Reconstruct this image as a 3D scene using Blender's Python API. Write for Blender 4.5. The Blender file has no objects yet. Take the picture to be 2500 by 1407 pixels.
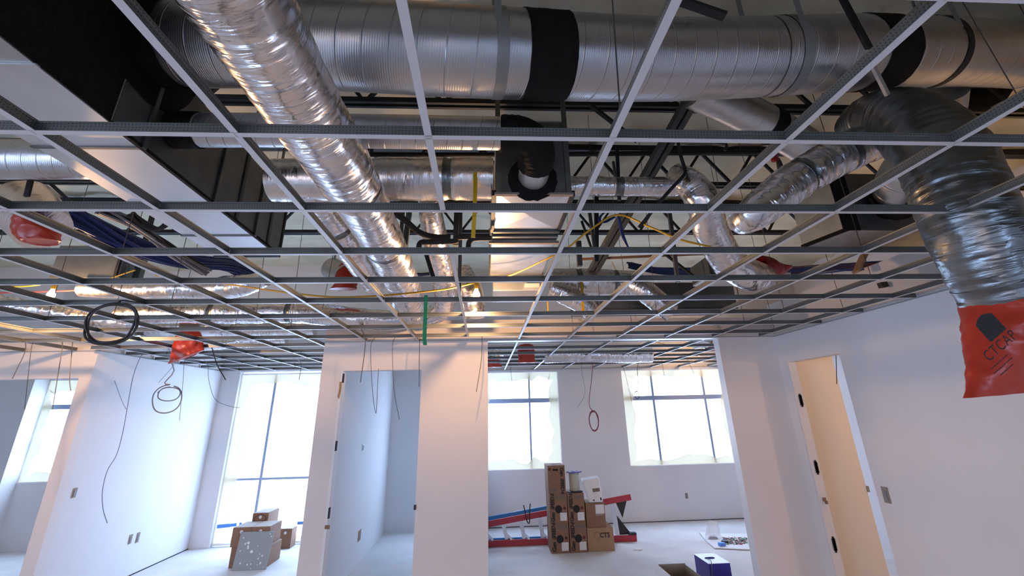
import bpy, bmesh, math, random
from mathutils import Vector, Matrix, noise

random.seed(7)
SC = bpy.context.scene
COL = SC.collection

# ---------------------------------------------------------------- camera
CAM_Z = 1.9
PITCH, YAW, ROLL = 0.37455, 0.06475, -0.0231
FOCAL, PX, PY = 1147.81, 1250.0, 560.95           # pixels of the 2500 x 1407 frame
FW = Vector((math.sin(YAW)*math.cos(PITCH), math.cos(YAW)*math.cos(PITCH), math.sin(PITCH)))
_rt = Vector((math.cos(YAW), -math.sin(YAW), 0)); _up = _rt.cross(FW)
RT = _rt*math.cos(ROLL) + _up*math.sin(ROLL)
UP = -_rt*math.sin(ROLL) + _up*math.cos(ROLL)
EYE = Vector((0, 0, CAM_Z))
cd = bpy.data.cameras.new('camera'); co = bpy.data.objects.new('camera', cd); COL.objects.link(co)
m = Matrix((RT, UP, -FW)).transposed().to_4x4(); m.translation = EYE
co.matrix_world = m
cd.sensor_fit = 'HORIZONTAL'; cd.sensor_width = 36.0; cd.lens = FOCAL*36/2500
cd.shift_y = (PY-703.5)/2500; cd.clip_start = 0.05; cd.clip_end = 200
SC.camera = co

# ---------------------------------------------------------------- view, world, daylight, sampling
SC.view_settings.view_transform = 'Standard'; SC.view_settings.look = 'None'
SC.view_settings.gamma = 1.0; SC.view_settings.use_curve_mapping = False
SC.view_settings.exposure = 0.0
SC.cycles.max_bounces = 8; SC.cycles.diffuse_bounces = 5; SC.cycles.glossy_bounces = 4
SC.cycles.transparent_max_bounces = 8; SC.cycles.caustics_reflective = False; SC.cycles.caustics_refractive = False
SC.cycles.sample_clamp_indirect = 4.0; SC.cycles.use_denoising = True
W = bpy.data.worlds.new('overcast_sky'); SC.world = W; W.use_nodes = True
W.node_tree.nodes['Background'].inputs[0].default_value = (0.62, 0.76, 1.0, 1)
W.node_tree.nodes['Background'].inputs[1].default_value = 1.0
DAY = (0.50, 0.68, 1.0)          # overcast daylight seen by a camera balanced for bulbs
DAY_STRENGTH = 9.2
WARM = (1.0, 0.56, 0.25)
BULB_WATTS = 84.0

# ---------------------------------------------------------------- pixel -> world on a true plane
def ray(x, y): return FW + RT*((x-PX)/FOCAL) - UP*((y-PY)/FOCAL)
def aY(x, y, Y): d = ray(x, y); return EYE + d*(Y/d.y)
def aX(x, y, X): d = ray(x, y); return EYE + d*(X/d.x)
def aZ(x, y, Z): d = ray(x, y); return EYE + d*((Z-CAM_Z)/d.z)

# ---------------------------------------------------------------- materials
def _mat(name):
    mt = bpy.data.materials.new(name); mt.use_nodes = True
    nt = mt.node_tree; b = nt.nodes['Principled BSDF']
    return mt, nt, b
def N(nt, kind, **kw):
    n = nt.nodes.new(kind)
    for k, v in kw.items():
        if k.startswith('i_'):
            key = k[2:]; key = int(key) if key.isdigit() else key.replace('_', ' ')
            n.inputs[key].default_value = v
        else: setattr(n, k, v)
    return n
def L(nt, a, b): nt.links.new(a, b)
def plain(name, col, rough=0.6, metal=0.0, var=0.0, vscale=6.0, bump=0.0, bscale=60.0, spec=0.5, trans=0.0):
    mt, nt, b = _mat(name)
    b.inputs['Base Color'].default_value = (*col, 1); b.inputs['Roughness'].default_value = rough
    b.inputs['Metallic'].default_value = metal; b.inputs['Specular IOR Level'].default_value = spec
    if var or bump: tc = N(nt, 'ShaderNodeTexCoord')
    if var:
        nz = N(nt, 'ShaderNodeTexNoise', i_Scale=vscale, i_Detail=5.0); L(nt, tc.outputs['Object'], nz.inputs['Vector'])
        r = N(nt, 'ShaderNodeValToRGB')
        r.color_ramp.elements[0].position = .3; r.color_ramp.elements[1].position = .7
        r.color_ramp.elements[0].color = (*[c*(1-var) for c in col], 1); r.color_ramp.elements[1].color = (*[min(1, c*(1+var)) for c in col], 1)
        L(nt, nz.outputs['Fac'], r.inputs['Fac']); L(nt, r.outputs['Color'], b.inputs['Base Color'])
    if bump:
        nz = N(nt, 'ShaderNodeTexNoise', i_Scale=bscale, i_Detail=4.0); L(nt, tc.outputs['Object'], nz.inputs['Vector'])
        bp = N(nt, 'ShaderNodeBump', i_Strength=bump, i_Distance=0.01); L(nt, nz.outputs['Fac'], bp.inputs['Height'])
        L(nt, bp.outputs['Normal'], b.inputs['Normal'])
    return mt
def emit(name, col, s):
    mt, nt, b = _mat(name)
    b.inputs['Base Color'].default_value = (*col, 1); b.inputs['Emission Color'].default_value = (*col, 1)
    b.inputs['Emission Strength'].default_value = s
    return mt
def spiral(name, col, rough, pitch=0.13, fine=0.012):
    """galvanised spiral duct: UV u runs along the duct in metres, v once around"""
    mt, nt, b = _mat(name)
    uv = N(nt, 'ShaderNodeUVMap'); sp = N(nt, 'ShaderNodeSeparateXYZ'); L(nt, uv.outputs['UV'], sp.inputs[0])
    mu = N(nt, 'ShaderNodeMath', operation='MULTIPLY_ADD', i_1=pitch); L(nt, sp.outputs['Y'], mu.inputs[0]); L(nt, sp.outputs['X'], mu.inputs[2])
    dv = N(nt, 'ShaderNodeMath', operation='DIVIDE', i_1=pitch); L(nt, mu.outputs[0], dv.inputs[0])
    fr = N(nt, 'ShaderNodeMath', operation='FRACT'); L(nt, dv.outputs[0], fr.inputs[0])
    pp = N(nt, 'ShaderNodeMath', operation='PINGPONG', i_1=0.5); L(nt, dv.outputs[0], pp.inputs[0])
    seam = N(nt, 'ShaderNodeMapRange', i_1=0.0, i_2=0.03, i_3=1.0, i_4=0.0); L(nt, pp.outputs[0], seam.inputs[0])
    fm = N(nt, 'ShaderNodeMath', operation='MULTIPLY', i_1=2*math.pi/fine); L(nt, mu.outputs[0], fm.inputs[0])
    sn = N(nt, 'ShaderNodeMath', operation='SINE'); L(nt, fm.outputs[0], sn.inputs[0])
    h = N(nt, 'ShaderNodeMath', operation='MULTIPLY_ADD', i_1=0.06); L(nt, sn.outputs[0], h.inputs[0]); L(nt, seam.outputs[0], h.inputs[2])
    bp = N(nt, 'ShaderNodeBump', i_Strength=0.75, i_Distance=0.004); L(nt, h.outputs[0], bp.inputs['Height'])
    L(nt, bp.outputs['Normal'], b.inputs['Normal'])
    tc = N(nt, 'ShaderNodeTexCoord'); nz = N(nt, 'ShaderNodeTexNoise', i_Scale=5.0, i_Detail=6.0); L(nt, tc.outputs['Object'], nz.inputs['Vector'])
    r = N(nt, 'ShaderNodeMapRange', i_1=0.3, i_2=0.7, i_3=rough-.07, i_4=rough+.1); L(nt, nz.outputs['Fac'], r.inputs[0]); L(nt, r.outputs[0], b.inputs['Roughness'])
    b.inputs['Base Color'].default_value = (*col, 1); b.inputs['Metallic'].default_value = 0.95
    return mt
def foil_mat(name, col, rough, s1=14.0, st=0.5, aniso=(34.0, 5.0)):
    """creased foil: UV u runs along the duct in metres, v once round it, so creases lie across the duct"""
    mt, nt, b = _mat(name)
    b.inputs['Base Color'].default_value = (*col, 1); b.inputs['Metallic'].default_value = 1.0
    uv = N(nt, 'ShaderNodeUVMap'); mp = N(nt, 'ShaderNodeMapping'); mp.inputs['Scale'].default_value = (aniso[0], aniso[1], 1); mp.inputs['Rotation'].default_value = (0, 0, .03)
    L(nt, uv.outputs['UV'], mp.inputs['Vector'])
    n0 = N(nt, 'ShaderNodeTexNoise', i_Scale=1.0, i_Detail=2.5, i_Distortion=.9); L(nt, mp.outputs[0], n0.inputs['Vector'])
    tc = N(nt, 'ShaderNodeTexCoord')
    n1 = N(nt, 'ShaderNodeTexNoise', i_Scale=s1, i_Detail=3.0, i_Distortion=.8); L(nt, tc.outputs['Object'], n1.inputs['Vector'])
    big = N(nt, 'ShaderNodeTexNoise', i_Scale=3.0, i_Detail=1.0); L(nt, tc.outputs['Object'], big.inputs['Vector'])
    wt = N(nt, 'ShaderNodeMapRange', i_1=.38, i_2=.62, i_3=.25, i_4=1.0); L(nt, big.outputs['Fac'], wt.inputs[0])
    mx = N(nt, 'ShaderNodeMath', operation='MULTIPLY_ADD', i_1=0.55); L(nt, n1.outputs['Fac'], mx.inputs[0]); L(nt, n0.outputs['Fac'], mx.inputs[2])
    ml = N(nt, 'ShaderNodeMath', operation='MULTIPLY'); L(nt, mx.outputs[0], ml.inputs[0]); L(nt, wt.outputs[0], ml.inputs[1])
    bp = N(nt, 'ShaderNodeBump', i_Strength=st, i_Distance=0.02); L(nt, ml.outputs[0], bp.inputs['Height']); L(nt, bp.outputs['Normal'], b.inputs['Normal'])
    rg = N(nt, 'ShaderNodeMapRange', i_1=.4, i_2=.65, i_3=rough-.05, i_4=rough+.1); L(nt, n1.outputs['Fac'], rg.inputs[0]); L(nt, rg.outputs[0], b.inputs['Roughness'])
    return mt
def punched(name):
    """galvanised tee web with rows of small punched dots"""
    mt, nt, b = _mat(name)
    tc = N(nt, 'ShaderNodeTexCoord'); sp = N(nt, 'ShaderNodeSeparateXYZ'); L(nt, tc.outputs['Object'], sp.inputs[0])
    def cell(sock, s, off=0.0):
        a = N(nt, 'ShaderNodeMath', operation='MULTIPLY_ADD', i_1=s, i_2=off); L(nt, sock, a.inputs[0])
        f = N(nt, 'ShaderNodeMath', operation='FRACT'); L(nt, a.outputs[0], f.inputs[0])
        c = N(nt, 'ShaderNodeMath', operation='SUBTRACT', i_1=0.5); L(nt, f.outputs[0], c.inputs[0])
        p = N(nt, 'ShaderNodeMath', operation='POWER', i_1=2.0); L(nt, c.outputs[0], p.inputs[0]); return p.outputs[0]
    ad = N(nt, 'ShaderNodeMath', operation='ADD'); L(nt, cell(sp.outputs['X'], 90.0), ad.inputs[0]); L(nt, cell(sp.outputs['Z'], 110.0), ad.inputs[1])
    lt = N(nt, 'ShaderNodeMath', operation='LESS_THAN', i_1=0.04); L(nt, ad.outputs[0], lt.inputs[0])
    mx = N(nt, 'ShaderNodeMix', data_type='RGBA'); L(nt, lt.outputs[0], mx.inputs[0])
    mx.inputs[6].default_value = (.17, .18, .175, 1); mx.inputs[7].default_value = (.055, .06, .06, 1)
    L(nt, mx.outputs[2], b.inputs['Base Color']); b.inputs['Metallic'].default_value = 0.55; b.inputs['Roughness'].default_value = 0.4
    return mt
def ruled(name, col, ink, sx, sz, thr=0.62):
    """paper label: faint printed marks in bands"""
    mt, nt, b = _mat(name)
    tc = N(nt, 'ShaderNodeTexCoord'); mp = N(nt, 'ShaderNodeMapping'); mp.inputs['Scale'].default_value = (sx, 1, sz); L(nt, tc.outputs['Object'], mp.inputs['Vector'])
    nz = N(nt, 'ShaderNodeTexNoise', i_Scale=1.0, i_Detail=1.0); L(nt, mp.outputs[0], nz.inputs['Vector'])
    g = N(nt, 'ShaderNodeMath', operation='GREATER_THAN', i_1=thr); L(nt, nz.outputs['Fac'], g.inputs[0])
    mx = N(nt, 'ShaderNodeMix', data_type='RGBA'); L(nt, g.outputs[0], mx.inputs[0]); mx.inputs[6].default_value = (*col, 1); mx.inputs[7].default_value = (*ink, 1)
    L(nt, mx.outputs[2], b.inputs['Base Color']); b.inputs['Roughness'].default_value = .6
    return mt

M = {}
M['paint'] = plain('wall_paint', (.74, .73, .735), .75, var=.02, vscale=2.0, bump=.04, bscale=180)
M['paint_lamplit'] = plain('lamp_tinted_wall_paint', (.77, .715, .695), .75, var=.02, vscale=2.0, bump=.04, bscale=180)  # wall paint with the warm lamplight tinted into its colour
M['stud'] = plain('galvanised_stud', (.55, .55, .55), .4, .8)
M['gap'] = plain('dark_recess', (.02, .02, .022), .9)
M['foam'] = plain('spray_foam', (.60, .56, .42), .95, var=.12, vscale=2.2, bump=.35, bscale=9)
M['steel'] = plain('primed_dark_steel', (.022, .025, .028), .55, .2, var=.2, spec=.3)
M['steel_grey'] = plain('grey_steel', (.075, .085, .09), .5, .4, var=.15)
M['pipe'] = plain('black_rubber_insulation', (.022, .02, .02), .7)
M['galv'] = plain('galvanised_sheet', (.50, .52, .53), .38, .85, var=.12, vscale=9, bump=.03, bscale=30)
M['galv_bright'] = plain('bright_galvanised_sheet', (.66, .68, .70), .42, .75, var=.06, vscale=4)
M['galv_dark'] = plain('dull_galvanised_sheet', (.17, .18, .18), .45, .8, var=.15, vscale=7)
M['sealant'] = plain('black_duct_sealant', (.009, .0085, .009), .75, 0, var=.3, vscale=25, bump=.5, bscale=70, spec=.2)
M['spiral'] = spiral('spiral_duct_metal', (.60, .61, .63), .34)
M['spiral_small'] = spiral('small_spiral_duct_metal', (.60, .61, .63), .33, .09, .012)
M['strap'] = plain('strap_steel', (.33, .35, .35), .5, .5)
M['foil'] = foil_mat('aluminium_foil', (.82, .81, .83), .22, 10, .6, (30.0, 4.0))
M['foil_smooth'] = foil_mat('foil_facing', (.78, .75, .74), .28, 6, .3)
M['foil_dark'] = foil_mat('dull_foil_jacket', (.20, .215, .22), .34, 12, .5)
M['tee_face'] = plain('white_tee_face', (.66, .665, .69), .45)
M['tee_web'] = punched('punched_tee_web')
M['wire'] = plain('hanger_wire', (.10, .10, .105), .5, .6)
M['cable_black'] = plain('black_cable', (.02, .018, .02), .55)
M['cable_grey'] = plain('grey_cable', (.22, .22, .25), .55)
M['cable_blue'] = plain('blue_cable', (.012, .035, .17), .45)
M['cable_pale'] = plain('pale_blue_wire', (.20, .26, .42), .5)
M['cable_pink'] = plain('maroon_cable', (.22, .05, .06), .5)
M['cable_yellow'] = plain('yellow_cord', (.75, .42, .02), .45)
M['strap_yellow'] = plain('yellow_strap', (.80, .50, .015), .5)
M['strap_green'] = plain('green_strap', (.01, .27, .10), .5)
M['red_plastic'] = plain('red_plastic_film', (.47, .042, .02), .3, bump=.3, bscale=22)
M['red_dull'] = plain('dull_red_plastic', (.30, .02, .025), .4, bump=.3, bscale=22)
M['ink'] = plain('black_ink', (.02, .018, .018), .6)
M['ink_faded'] = plain('faded_ink', (.10, .015, .01), .6)
M['card'] = plain('brown_cardboard', (.36, .225, .13), .8, var=.08, vscale=20)
M['card_dark'] = plain('dark_cardboard', (.25, .14, .085), .8, var=.1, vscale=20)
M['card_grey'] = plain('grey_brown_cardboard', (.30, .25, .21), .8, var=.08, vscale=20)
M['white'] = plain('white_plastic', (.80, .80, .80), .4)
M['label'] = ruled('shipping_label', (.78, .77, .76), (.36, .36, .38), 130, 190)
M['label_faint'] = ruled('box_small_print', (.25, .17, .12), (.11, .09, .085), 150, 210, .5)
M['red_rail'] = plain('red_fibreglass', (.42, .035, .05), .45)
M['blue_rail'] = plain('blue_fibreglass', (.03, .25, .60), .45)
M['alu'] = plain('aluminium', (.66, .67, .69), .4, .7, var=.05)
M['rope'] = plain('white_cord_on_spool', (.55, .58, .50), .8, var=.1, vscale=40, bump=.4, bscale=90)
M['blue_box'] = plain('blue_print', (.035, .03, .30), .4)
M['tape_blue'] = plain('blue_painters_tape', (.10, .30, .80), .6)
M['drywall'] = plain('grey_board', (.30, .33, .33), .8)
M['brick_dust'] = plain('brown_smudge', (.16, .09, .06), .9)
M['bar'] = plain('window_bar', (.34, .42, .60), .5)
M['day'] = emit('daylit_pane', DAY, DAY_STRENGTH)
M['warm_fill'] = emit('pane_facing_a_sunlit_wall', (1.0, .80, .73), 1.9)  # warm glow added to fill in light on the camera-facing walls
M['blocker'] = plain('ceiling_tile', (.7, .69, .67), .9)  # plain board of the unseen lids added to block light
M['paper'] = plain('white_paper', (.80, .80, .82), .7)

def window_foam():
    mt, nt, b = _mat('thin_window_foam')
    t = N(nt, 'ShaderNodeBsdfTranslucent'); t.inputs[0].default_value = (1.0, .86, .60, 1)
    d = N(nt, 'ShaderNodeBsdfDiffuse'); d.inputs[0].default_value = (.85, .76, .54, 1)
    mx = N(nt, 'ShaderNodeMixShader'); mx.inputs[0].default_value = .92
    L(nt, t.outputs[0], mx.inputs[1]); L(nt, d.outputs[0], mx.inputs[2])
    L(nt, mx.outputs[0], nt.nodes['Material Output'].inputs[0])
    return mt
M['win_foam'] = window_foam()
def clear_film():
    mt, nt, b = _mat('clear_plastic_bag')
    t = N(nt, 'ShaderNodeBsdfTransparent'); g = N(nt, 'ShaderNodeBsdfPrincipled')
    g.inputs['Base Color'].default_value = (.8, .83, .88, 1); g.inputs['Roughness'].default_value = .15
    mx = N(nt, 'ShaderNodeMixShader'); mx.inputs[0].default_value = .3
    L(nt, t.outputs[0], mx.inputs[1]); L(nt, g.outputs[0], mx.inputs[2]); L(nt, mx.outputs[0], nt.nodes['Material Output'].inputs[0])
    return mt
M['film'] = clear_film()
def concrete():
    mt, nt, b = _mat('dusty_concrete')
    tc = N(nt, 'ShaderNodeTexCoord')
    n1 = N(nt, 'ShaderNodeTexNoise', i_Scale=1.6, i_Detail=8.0); L(nt, tc.outputs['Object'], n1.inputs['Vector'])
    r = N(nt, 'ShaderNodeValToRGB'); r.color_ramp.elements[0].position = .3; r.color_ramp.elements[1].position = .72
    r.color_ramp.elements[0].color = (.60, .60, .60, 1); r.color_ramp.elements[1].color = (.76, .76, .76, 1); L(nt, n1.outputs['Fac'], r.inputs[0])
    n2 = N(nt, 'ShaderNodeTexNoise', i_Scale=2.3, i_Detail=3.0); 
    mp = N(nt, 'ShaderNodeMapping'); mp.inputs['Location'].default_value = (3.3, 1.7, 0); mp.inputs['Scale'].default_value = (1, .6, 1)
    L(nt, tc.outputs['Object'], mp.inputs['Vector']); L(nt, mp.outputs[0], n2.inputs['Vector'])
    r2 = N(nt, 'ShaderNodeMapRange', i_1=.62, i_2=.78, i_3=0.0, i_4=.35); L(nt, n2.outputs['Fac'], r2.inputs[0])
    mx = N(nt, 'ShaderNodeMix', data_type='RGBA'); L(nt, r2.outputs[0], mx.inputs[0]); L(nt, r.outputs[0], mx.inputs[6]); mx.inputs[7].default_value = (.85, .42, .42, 1)
    L(nt, mx.outputs[2], b.inputs['Base Color']); b.inputs['Roughness'].default_value = .8
    return mt
M['concrete'] = concrete()

# ---------------------------------------------------------------- mesh collecting
class MB:
    def __init__(s): s.v = []; s.f = []; s.mi = []; s.uv = []
    def face(s, idx, mi=0, uv=None): s.f.append(tuple(idx)); s.mi.append(mi); s.uv.append(uv)
    def box(s, lo, hi, rot=None, at=None, mi=0):
        lo = Vector(lo); hi = Vector(hi); n = len(s.v)
        for z in (lo.z, hi.z):
            for x, y in ((lo.x, lo.y), (hi.x, lo.y), (hi.x, hi.y), (lo.x, hi.y)):
                p = Vector((x, y, z))
                if rot is not None: p = rot @ p
                if at is not None: p = p + Vector(at)
                s.v.append(p)
        for q in ((3, 2, 1, 0), (4, 5, 6, 7), (0, 1, 5, 4), (1, 2, 6, 5), (2, 3, 7, 6), (3, 0, 4, 7)): s.face([n+i for i in q], mi)
        return s
    def bar(s, a, b, w, h=None, up=(0, 0, 1), mi=0):
        """rectangular bar from a to b"""
        a = Vector(a); b = Vector(b); h = h or w; t = (b-a).normalized(); u = Vector(up)
        if abs(t.dot(u)) > .97: u = Vector((0, 1, 0))
        sx = t.cross(u).normalized(); sz = sx.cross(t); n = len(s.v)
        for p in (a, b):
            for i, j in ((-1, -1), (1, -1), (1, 1), (-1, 1)): s.v.append(p + sx*(i*w/2) + sz*(j*h/2))
        for q in ((3, 2, 1, 0), (4, 5, 6, 7), (0, 1, 5, 4), (1, 2, 6, 5), (2, 3, 7, 6), (3, 0, 4, 7)): s.face([n+i for i in q], mi)
        return s
    def tube(s, pts, rad, n=10, cap=True, closed=False, disp=None, mi=0, up=(0, 0, 1)):
        pts = [Vector(p) for p in pts]; k = len(pts)
        rr = rad if isinstance(rad, (list, tuple)) else [rad]*k
        tang = []
        for i in range(k):
            if closed: t = pts[(i+1) % k]-pts[i-1]
            else: t = pts[min(i+1, k-1)]-pts[max(i-1, 0)]
            tang.append(t.normalized())
        u = Vector(up)
        if abs(tang[0].dot(u)) > .95: u = Vector((0, 1, 0)) if abs(tang[0].y) < .9 else Vector((1, 0, 0))
        nrm = (u - tang[0]*u.dot(tang[0])).normalized()
        base = len(s.v); dist = [0]
        for i in range(k):
            if i:
                dist.append(dist[-1]+(pts[i]-pts[i-1]).length)
                nrm = (nrm - tang[i]*nrm.dot(tang[i])).normalized()
            bn = tang[i].cross(nrm)
            for j in range(n):
                a = 2*math.pi*j/n; d = nrm*math.cos(a)+bn*math.sin(a); r = rr[i]
                p = pts[i]+d*r
                if disp: p = p + d*disp(p, dist[i], a)
                s.v.append(p)
        K = k if closed else k-1
        for i in range(K):
            i2 = (i+1) % k
            for j in range(n):
                j2 = (j+1) % n; d2 = dist[i2] if i2 else dist[-1]+(pts[0]-pts[-1]).length
                s.face((base+i*n+j, base+i2*n+j, base+i2*n+j2, base+i*n+j2), mi,
                       ((dist[i], j/n), (d2, j/n), (d2, (j+1)/n), (dist[i], (j+1)/n)))
        if cap and not closed:
            s.face([base+j for j in range(n)], mi); s.face([base+(k-1)*n+j for j in reversed(range(n))], mi)
        return s
    def lathe(s, prof, at=(0, 0, 0), n=24, rot=None, mi=0):
        base = len(s.v)
        for r, z in prof:
            for j in range(n):
                a = 2*math.pi*j/n; p = Vector((r*math.cos(a), r*math.sin(a), z))
                if rot is not None: p = rot @ p
                s.v.append(p+Vector(at))
        for i in range(len(prof)-1):
            for j in range(n):
                j2 = (j+1) % n; s.face((base+i*n+j, base+i*n+j2, base+(i+1)*n+j2, base+(i+1)*n+j), mi)
        s.face([base+j for j in reversed(range(n))], mi); s.face([base+(len(prof)-1)*n+j for j in range(n)], mi)
        return s
    def prism(s, poly, vec, mi=0):
        """closed polygon (3-d points) swept along vec"""
        n = len(s.v); k = len(poly); vec = Vector(vec)
        s.v += [Vector(p) for p in poly]+[Vector(p)+vec for p in poly]
        s.face(list(range(n+k-1, n-1, -1)), mi); s.face(list(range(n+k, n+2*k)), mi)
        for i in range(k): j = (i+1) % k; s.face((n+i, n+j, n+k+j, n+k+i), mi)
        return s
    def grid(s, fn, nu, nv, mi=0):
        base = len(s.v)
        for i in range(nu+1):
            for j in range(nv+1): s.v.append(Vector(fn(i/nu, j/nv)))
        for i in range(nu):
            for j in range(nv):
                a = base+i*(nv+1)+j; s.face((a, a+nv+1, a+nv+2, a+1), mi)
        return s
    def build(s, name, mats, parent=None, smooth=False, bevel=0.0, fix=True):
        me = bpy.data.meshes.new(name)
        org = parent.matrix_world.translation if parent is not None else Vector()
        if parent is not None: org = world_at(parent)
        me.from_pydata([tuple(p-org) for p in s.v], [], s.f)
        if not isinstance(mats, (list, tuple)): mats = [mats]
        for mt in mats: me.materials.append(M[mt] if isinstance(mt, str) else mt)
        me.polygons.foreach_set('material_index', s.mi)
        if any(u is not None for u in s.uv):
            ul = me.uv_layers.new(name='UVMap')
            for p, u in zip(me.polygons, s.uv):
                if u:
                    for li, c in zip(p.loop_indices, u): ul.data[li].uv = c
        if smooth: me.polygons.foreach_set('use_smooth', [True]*len(me.polygons))
        me.update()
        if fix:
            bm = bmesh.new(); bm.from_mesh(me); bmesh.ops.recalc_face_normals(bm, faces=bm.faces); bm.to_mesh(me); bm.free()
        o = bpy.data.objects.new(name, me); COL.objects.link(o)
        if smooth:
            md = o.modifiers.new('edges', 'EDGE_SPLIT'); md.split_angle = math.radians(50)
        if bevel:
            md = o.modifiers.new('bevel', 'BEVEL'); md.width = bevel; md.segments = 2; md.limit_method = 'ANGLE'
        if parent is not None: o.parent = parent
        return o
def world_at(o):
    p = o.location.copy()
    while o.parent is not None: o = o.parent; p = p + o.location
    return p
def tag(o, label, cat, group=None, kind=None):
    if label: o['label'] = label
    if cat: o['category'] = cat
    if group: o['group'] = group
    if kind: o['kind'] = kind
    return o
def thing(name, loc, label, cat, group=None, kind=None):
    o = bpy.data.objects.new(name, None); o.empty_display_size = .1; COL.objects.link(o); o.location = Vector(loc)
    return tag(o, label, cat, group, kind)
def struct(name, mb, mats, **k):
    o = mb.build(name, mats, **k); o['kind'] = 'structure'; return o
def smooth_path(pts, per=8):
    pts = [Vector(p) for p in pts]; out = []
    P = [pts[0]*2-pts[1]]+pts+[pts[-1]*2-pts[-2]]
    for i in range(1, len(P)-2):
        a, b, c, d = P[i-1], P[i], P[i+1], P[i+2]
        for t in range(per):
            t /= per
            out.append(.5*((2*b)+(c-a)*t+(2*a-5*b+4*c-d)*t*t+(3*b-a-3*c+d)*t**3))
    out.append(pts[-1]); return out
def lerp_list(vals, n):
    out = []
    for i in range(n):
        t = i/(n-1)*(len(vals)-1); k = min(int(t), len(vals)-2); out.append(vals[k]*(1-(t-k))+vals[k+1]*(t-k))
    return out
def text(body, size, parent, mat, mtx, name='lettering', extrude=0.0006, align='CENTER', spacing=1.0, shear=0.0, bold=0.0):
    c = bpy.data.curves.new('tmp', 'FONT'); c.body = body; c.size = size; c.extrude = extrude; c.resolution_u = 3
    c.align_x = align; c.align_y = 'CENTER'; c.space_character = spacing; c.shear = shear; c.offset = bold
    t = bpy.data.objects.new('tmp', c); COL.objects.link(t)
    me = bpy.data.meshes.new_from_object(t.evaluated_get(bpy.context.evaluated_depsgraph_get())); bpy.data.objects.remove(t)
    org = world_at(parent)
    for v in me.vertices: v.co = mtx @ v.co - org
    me.materials.clear(); me.materials.append(M[mat])
    o = bpy.data.objects.new(name, me); COL.objects.link(o); o.parent = parent
    return o
def frame(x, y, origin):
    """matrix with local x, y along the given directions"""
    x = Vector(x).normalized(); y = Vector(y); y = (y - x*x.dot(y)).normalized(); z = x.cross(y)
    mt = Matrix((x, y, z)).transposed().to_4x4(); mt.translation = Vector(origin); return mt
ORD = ['zeroth', 'first', 'second', 'third', 'fourth', 'fifth', 'sixth', 'seventh', 'eighth', 'ninth', 'tenth', 'eleventh', 'twelfth', 'thirteenth', 'fourteenth', 'fifteenth', 'sixteenth', 'seventeenth', 'eighteenth', 'nineteenth', 'twentieth']

# ================================================================ SETTING
ZC = 2.737                      # ceiling grid
ZD = 4.75                       # underside of the foamed roof deck
YP, YPL, YBL, YBR = 5.75, 6.20, 9.15, 9.85
XL = -4.72                      # white side wall
XR = 3.63                       # right-hand wall with the doorway
TH = 0.13

struct('floor', MB().box((-9.3, -6.2, -.12), (7.2, 10.3, 0)), 'concrete')
def deck(u, v):
    x = -9.3+16.5*u; y = -6.2+16.5*v
    z = ZD + .07*noise.noise(Vector((x*.9, y*.9, 1))) + .05*noise.noise(Vector((x*3.1, y*3.1, 7))) + .02*noise.noise(Vector((x*7.1, y*7.1, 4))) - .07*abs(noise.noise(Vector((x*.55, y*1.6, 3))))
    return (x, y, z)
struct('ceiling', MB().grid(deck, 240, 240), 'foam', smooth=True)

struct('light_blocker_side_room', MB().box((XR+.13, -6.1, 2.75), (5.5, YP+.02, 2.77)), 'blocker')  # unseen lid added to keep the side room bulb off the ducts
struct('light_blocker_behind', MB().box((-9.2, -6.1, ZC), (XR, -1.0, ZC+.02)), 'blocker')  # unseen lid added to keep light from behind out of the plenum
ZP = 2.98                       # top of the partitions
def wall(name, boxes, mat='paint'):
    mb = MB()
    for lo, hi in boxes: mb.box(lo, hi)
    return struct(name, mb, mat)
# centre partition with a doorway, carried past the wide opening as a header
wall('wall_middle', [((-1.865, YP, 0), (-1.64, YP+TH, ZP)), ((-.72, YP, 0), (.05, YP+TH, ZP)), ((-1.64, YP, 2.41), (-.72, YP+TH, ZP))], 'paint_lamplit')
wall('wall_header', [((.05, YP, ZC), (2.91, YP+TH, ZP))], 'paint_lamplit')
# end wall beside the opening, then past the right wall up to the next doorway
wall('wall_end', [((2.91, YP+.03, 0), (XR+.12, YP+.03+TH, ZP))], 'paint_lamplit')
wall('wall_end_beyond', [((XR+.12, YP+.03, 0), (4.32, YP+.03+TH, ZP)), ((4.32, YP+.03, 2.6), (5.3, YP+.03+TH, ZP)), ((5.3, YP+.03, 0), (6.9, YP+.03+TH, ZP))])
wall('wall_right', [((XR, -6, 0), (XR+.12, 4.745, ZP+.15)), ((XR, 4.745, 2.41), (XR+.12, 5.64, ZP+.15)), ((XR, 5.64, 0), (XR+.12, YP+.03, ZP+.15))])
# left partition and the white side wall behind it
wall('wall_left', [((-4.86, YPL, 0), (XL, YPL+TH, ZP)), ((-6.0, YPL, 2.42), (-4.86, YPL+TH, ZP)), ((-9.2, YPL, 0), (-6.0, YPL+TH, ZP))], 'paint_lamplit')
wall('wall_side', [((XL-.12, YPL+TH, 0), (XL, YBL, ZP))])
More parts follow.
